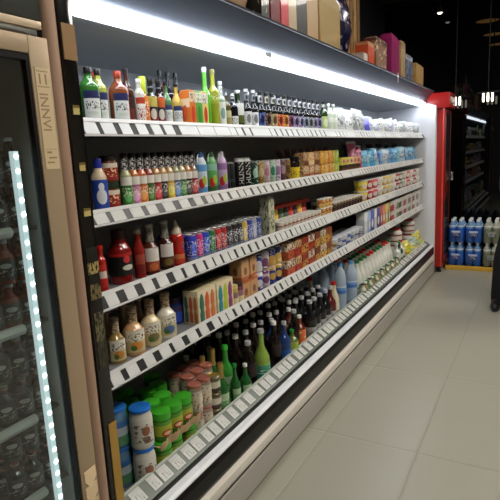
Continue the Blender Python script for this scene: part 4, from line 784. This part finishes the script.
for i in range(4):
    topbox('bars%d' % i, 'wafer_roll', 3.93+.085*i, .07, .62+.03*i, [(166, 130, 86), (140, 104, 60), (176, 140, 80), (120, 90, 52)][i], (110, 80, 50), '%s tall golden brown roll behind the foil bag' % nth(i+1), x=-1.32, sp=((90, 60, 36), .62, 4))
topbox('orangepk', 'gift_box', 4.17, .16, .2, (206, 84, 50), (196, 150, 110), 'orange-red box standing before the tall brown rolls')
topbox('ivorytag', 'small_pack', 4.02, .1, .1, (214, 206, 196), (180, 170, 160), 'small ivory pack at the fridge edge beside the orange box')
topbox('brownpat', 'gift_box', 4.47, .33, .27, (150, 112, 88), (96, 60, 52), 'brown patterned box left of the magenta box on the fridge top', sp=((214, 196, 170), .58, 4))
topbox('magenta', 'gift_box', 4.94, .36, .37, (150, 30, 100), (170, 40, 116), 'magenta box on top of the display fridge')
topbox('tanslim', 'gift_box', 5.24, .14, .37, (190, 160, 120), (170, 140, 100), 'slim tan box right of the magenta box')
topbox('bluewhite', 'gift_box', 5.5, .26, .28, (120, 130, 150), (190, 196, 206), 'blue and white patterned box on top of the display fridge', sp=((36, 50, 110), .52, 4))
topbox('yellowtan', 'gift_box', 6.02, .42, .25, (196, 166, 110), (200, 170, 116), 'yellow tan carton at the far end of the fridge top', sp=((206, 140, 50), .6, 3))
t = tag(obj('hanging_tag', bx(-1.119, -1.1175, 4.66, 4.70, 2.09, 2.17), mat('tag_white', (214, 214, 216), .5)), 'small white tag hanging over the fridge edge below the magenta box', 'tag')

# ------------------------------------------------------------ inside the glass door fridge
bk = glass('beer_can_black', (22, 26, 26))
wl = printed('dark_white_mark', [(0, (26, 30, 30))], emblem=(.5, .68, .16, .12, (196, 200, 196)), text=(.2, .5, (190, 194, 190), 5, 4))
rl = printed('red_cap_lab', [(0, (40, 34, 32)), (.5, (120, 44, 36)), (.75, (190, 180, 166))])
levels = [.372]+[q for q in CSH[::-1]]
kinds = [('green', glass('cool_green', (26, 70, 44)), capgrey), ('black', bk, capr_), ('dark', glass('cool_dark', (34, 38, 36)), capgrey), ('red-brown', glass('brown_red', (120, 40, 28)), capgrey), ('black', bk, capgrey)]
for li, zz in enumerate(levels):
    n, m_, c_ = kinds[li]
    for k in range(2 if li else 1):
        for r_ in range(3):
            for i in range(3):
                y = .898-.056*i; x = -1.232-.056*r_
                product('cool%d' % li, 'small_drink_bottle', bottle_parts(.05, .118, m_, c_, wl, (.1, .58), sh=.6, nk=.8, neck=.4, necklab=rl if li in (1, 2) else None, arc=3.6), x, y, zz+.1185*k, 'small %s bottle in glass door fridge, %s shelf, %s layer, %s row, %s from post' % (n, nth(li+1), ('lower', 'upper')[k], nth(r_+1), nth(i+1)), 'bottle', 'small bottles in the glass door fridge')
# ------------------------------------------------------------ red cooler at the far end
RO = (-.99, 6.45, 0)
rc = thing('red_drinks_cooler', 'tall red drinks cooler beyond the white end wall of the display', 'fridge', RO)
rp = lambda n, b, m, parent=rc: obj(n, b, m, parent, RO)
red = mat('cooler_red', (164, 26, 24), .3, coat=.3); dred = mat('cooler_dark_red', (120, 22, 24), .35)
ry0, ry1 = 6.47, 6.86
rp('cabinet', bx(-1.75, -1.01, ry0, ry1, .07, 1.95, bev=.006), red)
rp('corner_strip', bx(-1.03, -1.012, ry0-.006, ry0+.002, .07, 1.95), mat('red_strip_bright', (226, 70, 50), .3))
rp('header', bx(-1.7, -.955, ry0-.035, ry1+.03, 1.955, 2.13, bev=.012), red)
sg = bmesh.new(); pv = None
for k in range(25):
    a = k/24; p = (-.953, ry0+.03+.3*a, 2.045+.035*math.sin(a*19)*(1-.3*a))
    if pv: rodbm(sg, pv, p, .007, 6)
    pv = p
rp('white_script', sg, capw)
d2 = bmesh.new()
for a in ((ry0, ry0+.03, .12, 1.94), (ry1-.03, ry1, .12, 1.94), (ry0+.03, ry1-.03, 1.9, 1.94), (ry0+.03, ry1-.03, .12, .2)): box(d2, -1.009, -.994, *a, bev=.002)
df = rp('door_frame', d2, dred)
rp('glass', bx(-1.003, -.997, ry0+.028, ry1-.028, .19, 1.91), mat('smoked_glass', (40, 42, 46), .25, spec=.3), df)
rp('handle', bx(-.994, -.955, ry1-.03, ry1-.012, 1.1, 1.2, bev=.005), mat('chrome', (214, 214, 216), .15, .9), df)
wd = bmesh.new(); v = [wd.verts.new(q) for q in ((-.9965, ry0+.034, .85), (-.9965, ry0+.034, 1.4), (-.9965, ry0+.2, 1.0))]; w2 = [wd.verts.new((q.co.x+.001, q.co.y, q.co.z)) for q in v]
wd.faces.new(v); wd.faces.new(w2[::-1]); [wd.faces.new((v[i], w2[i], w2[(i+1) % 3], v[(i+1) % 3])) for i in range(3)]
bmesh.ops.recalc_face_normals(wd, faces=wd.faces); rp('red_wedge', wd, red, df)
for x in (-1.05, -1.7):
    for y in (ry0+.05, ry1-.05):
        rp('foot', lathe([(.03, 0), (.03, .012), (.018, .02), (.018, .07)], 14, cx=x, cy=y), mat('foot_black', (18, 18, 18), .5))

# ------------------------------------------------------------ water packs on the platform
wrapb = glass_pane('shrink_wrap_blue', (150, 196, 244), .06); wrapc = glass_pane('shrink_wrap_clear', (214, 216, 204), .06)
pb = mat('pack_water', (140, 186, 232), .12, trans=.3, ior=1.2, coat=.3); pc = mat('pack_clear', (170, 176, 160), .12, coat=.3)
def pack_parts(c):
    def f():
        wm, bmat = (wrapb, pb) if c == 'blue' else (wrapc, pc); out = []
        out.append(P('wrap', bx(-.096, .096, -.142, .142, .006, .185, bev=.02), wm))
        k = 0
        for ix in range(2):
            for iy in range(3):
                x, y = -.046+.092*ix, -.094+.094*iy
                out.append(('bottle', tomesh('bottle', lathe([(.036, .0), (.0455, .012), (.0455, .19), (.036, .225), (.018, .255), (.016, .27)], 16, cx=x, cy=y), bmat), None))
                out.append(('cap', tomesh('cap', lathe([(.019, .262), (.019, .285), (.016, .288)], 12, cx=x, cy=y), capw), 'bottle'))
                out.append(('label', tomesh('label', lathe([(.0462, .2), (.0462, .212)], 16, 0, 2*PI, cx=x, cy=y, cap=False), capw), 'bottle'))
        out.append(P('printed_band', bx(-.05, .05, -.1428, -.1415, .07, .15), printed('pack_print_'+c, [(0, (54, 66, 110) if c == 'blue' else (96, 100, 90)), (.7, (190, 206, 226) if c == 'blue' else (150, 154, 140))], text=(.2, .7, (206, 214, 230), 5, 4))))
        return out
    return f
for i, (x, c) in enumerate(((-.89, 'blue'), (-.69, 'blue'), (-.49, 'clear'), (-.28, 'clear'))):
    for k in range(2):
        product('pack_'+c, 'water_bottle_pack', pack_parts(c), x, 6.86, .047+.289*k, '%s shrink-wrapped water pack, %s, %s tier' % (c, ('first from the red cooler', 'second from the red cooler', 'third from the red cooler', 'fourth from the red cooler')[i], ('bottom', 'top')[k]), 'water pack', 'water packs on the yellow-edged platform')

# ------------------------------------------------------------ person at the right edge
def skin(name, verts, edges, radii, m, parent, sub=2):
    me = bpy.data.meshes.new(name); me.from_pydata(verts, edges, []); o = obj_me(name, me, None)
    md = o.modifiers.new('s', 'SKIN'); md.use_smooth_shade = True
    for i, r in enumerate(radii):
        d = me.skin_vertices[0].data[i]; d.radius = r if isinstance(r, tuple) else (r, r); d.use_root = i == 0
    sb = o.modifiers.new('d', 'SUBSURF'); sb.levels = sub; sb.render_levels = sub
    bpy.context.view_layer.update()
    me2 = bpy.data.meshes.new_from_object(o.evaluated_get(bpy.context.evaluated_depsgraph_get()))
    bpy.data.objects.remove(o); me2.materials.clear(); me2.materials.append(m)
    for p in me2.polygons: p.use_smooth = True
    return obj_me(name, me2, parent)
PX, PY = -.085, 5.2
pe = thing('person', 'person in black clothes and shoes standing at the right edge', 'person', (PX, PY, 0), 0)
skinm = mat('skin', (176, 124, 98), .5); blk = mat('black_cloth', (20, 20, 22), .85); hair = mat('dark_hair', (26, 20, 18), .6)
V = [(0, 0, .94), (0, .01, 1.15), (0, .0, 1.38), (0, -.01, 1.46), (0, -.02, 1.55), (0, -.03, 1.65), (0, -.02, 1.71)]
Rr = [(.15, .11), (.14, .1), (.13, .095), .06, .062, .082, .06]
E_ = [(i, i+1) for i in range(6)]
def chain(pts, rs, root):
    b0 = len(V); V.extend(pts); Rr.extend(rs); E_.append((root, b0)); E_.extend((b0+i, b0+i+1) for i in range(len(pts)-1)); return b0
LEGS = {-1: [(-.09, 0, .86), (-.195, -.02, .5), (-.225, .02, .1)], 1: [(.09, 0, .86), (.1, -.01, .5), (.105, .02, .1)]}
ARMS = {q: [(q*.17, 0, 1.40), (q*.2, .03, 1.12), (q*.12, -.2, 1.06), (q*.1, -.27, 1.07)] for q in (-1, 1)}
for s in (-1, 1):
    fx = LEGS[s][2][0]
    chain(LEGS[s]+[(fx+s*.005, -.06, .045), (fx+s*.007, -.13, .03)], [.085, .058, .04, .035, .028], 0)
    chain(ARMS[s], [.055, .042, .03, .03], 2)
body = skin('body', V, E_, Rr, skinm, pe)
tv = [(0, 0, .97)]+[(x, y, .03 if z < .2 else z) for q in (-1, 1) for x, y, z in LEGS[q]]
skin('trousers', tv, [(0, 1), (1, 2), (2, 3), (0, 4), (4, 5), (5, 6)], [(.16, .125), .1, .078, .066, .1, .078, .066], blk, pe)
jv = [(0, .005, .93), (0, .01, 1.15), (0, 0, 1.38), (0, -.01, 1.45)]+ARMS[-1][:3]+ARMS[1][:3]
skin('jacket', jv, [(0, 1), (1, 2), (2, 3), (2, 4), (4, 5), (5, 6), (2, 7), (7, 8), (8, 9)], [(.175, .135), (.165, .125), (.15, .115), .07, .072, .058, .045, .072, .058, .045], blk, pe)
for s in (-1, 1):
    fx = LEGS[s][2][0]
    skin('shoe', [(fx, .05, .05), (fx+s*.003, -.04, .05), (fx+s*.007, -.13, .04), (fx+s*.008, -.18, .032), (fx, .025, .13)], [(0, 1), (1, 2), (2, 3), (0, 4)], [.05, .052, .048, .03, .062], mat('shoe_black', (14, 14, 14), .4), pe)
    hx = s*.1
    for q in range(4):
        zz = 1.098-q*.017
        skin('finger', [(hx, -.275, zz), (hx-.006*s, -.325-.006*(q in (1, 2)), zz-.004), (hx-.024*s, -.345-.006*(q in (1, 2)), zz-.008)], [(0, 1), (1, 2)], [.0095, .009, .0075], skinm, body)
    skin('thumb', [(hx-.012*s, -.262, 1.095), (hx-.03*s, -.29, 1.112), (hx-.034*s, -.318, 1.112)], [(0, 1), (1, 2)], [.011, .01, .008], skinm, body)
hd = lathe([(.002, 1.765), (.06, 1.755), (.088, 1.71), (.092, 1.66), (.08, 1.6), (.05, 1.58)], 20, cap=False, cy=.0, sy=1.05)
obj('hair', hd, hair, pe)
for s in (-1, 1):
    obj('eye', lathe([(.001, -.008), (.008, -.004), (.009, 0), (.008, .004), (.001, .008)], 10, cx=s*.032, cy=-.112, cap=False), mat('eye_white', (220, 216, 210), .2), body).location = (0, 0, 1.655)
    skin('ear', [(s*.088, -.02, 1.67), (s*.096, -.015, 1.645), (s*.086, -.02, 1.62)], [(0, 1), (1, 2)], [.012, .014, .01], skinm, body)
skin('nose', [(0, -.105, 1.665), (0, -.125, 1.63), (0, -.118, 1.622)], [(0, 1), (1, 2)], [.009, .013, .01], skinm, body)
obj('mouth', bx(-.022, .022, -.108, -.1, 1.592, 1.6, bev=.003), mat('lips', (140, 80, 74), .5), body)
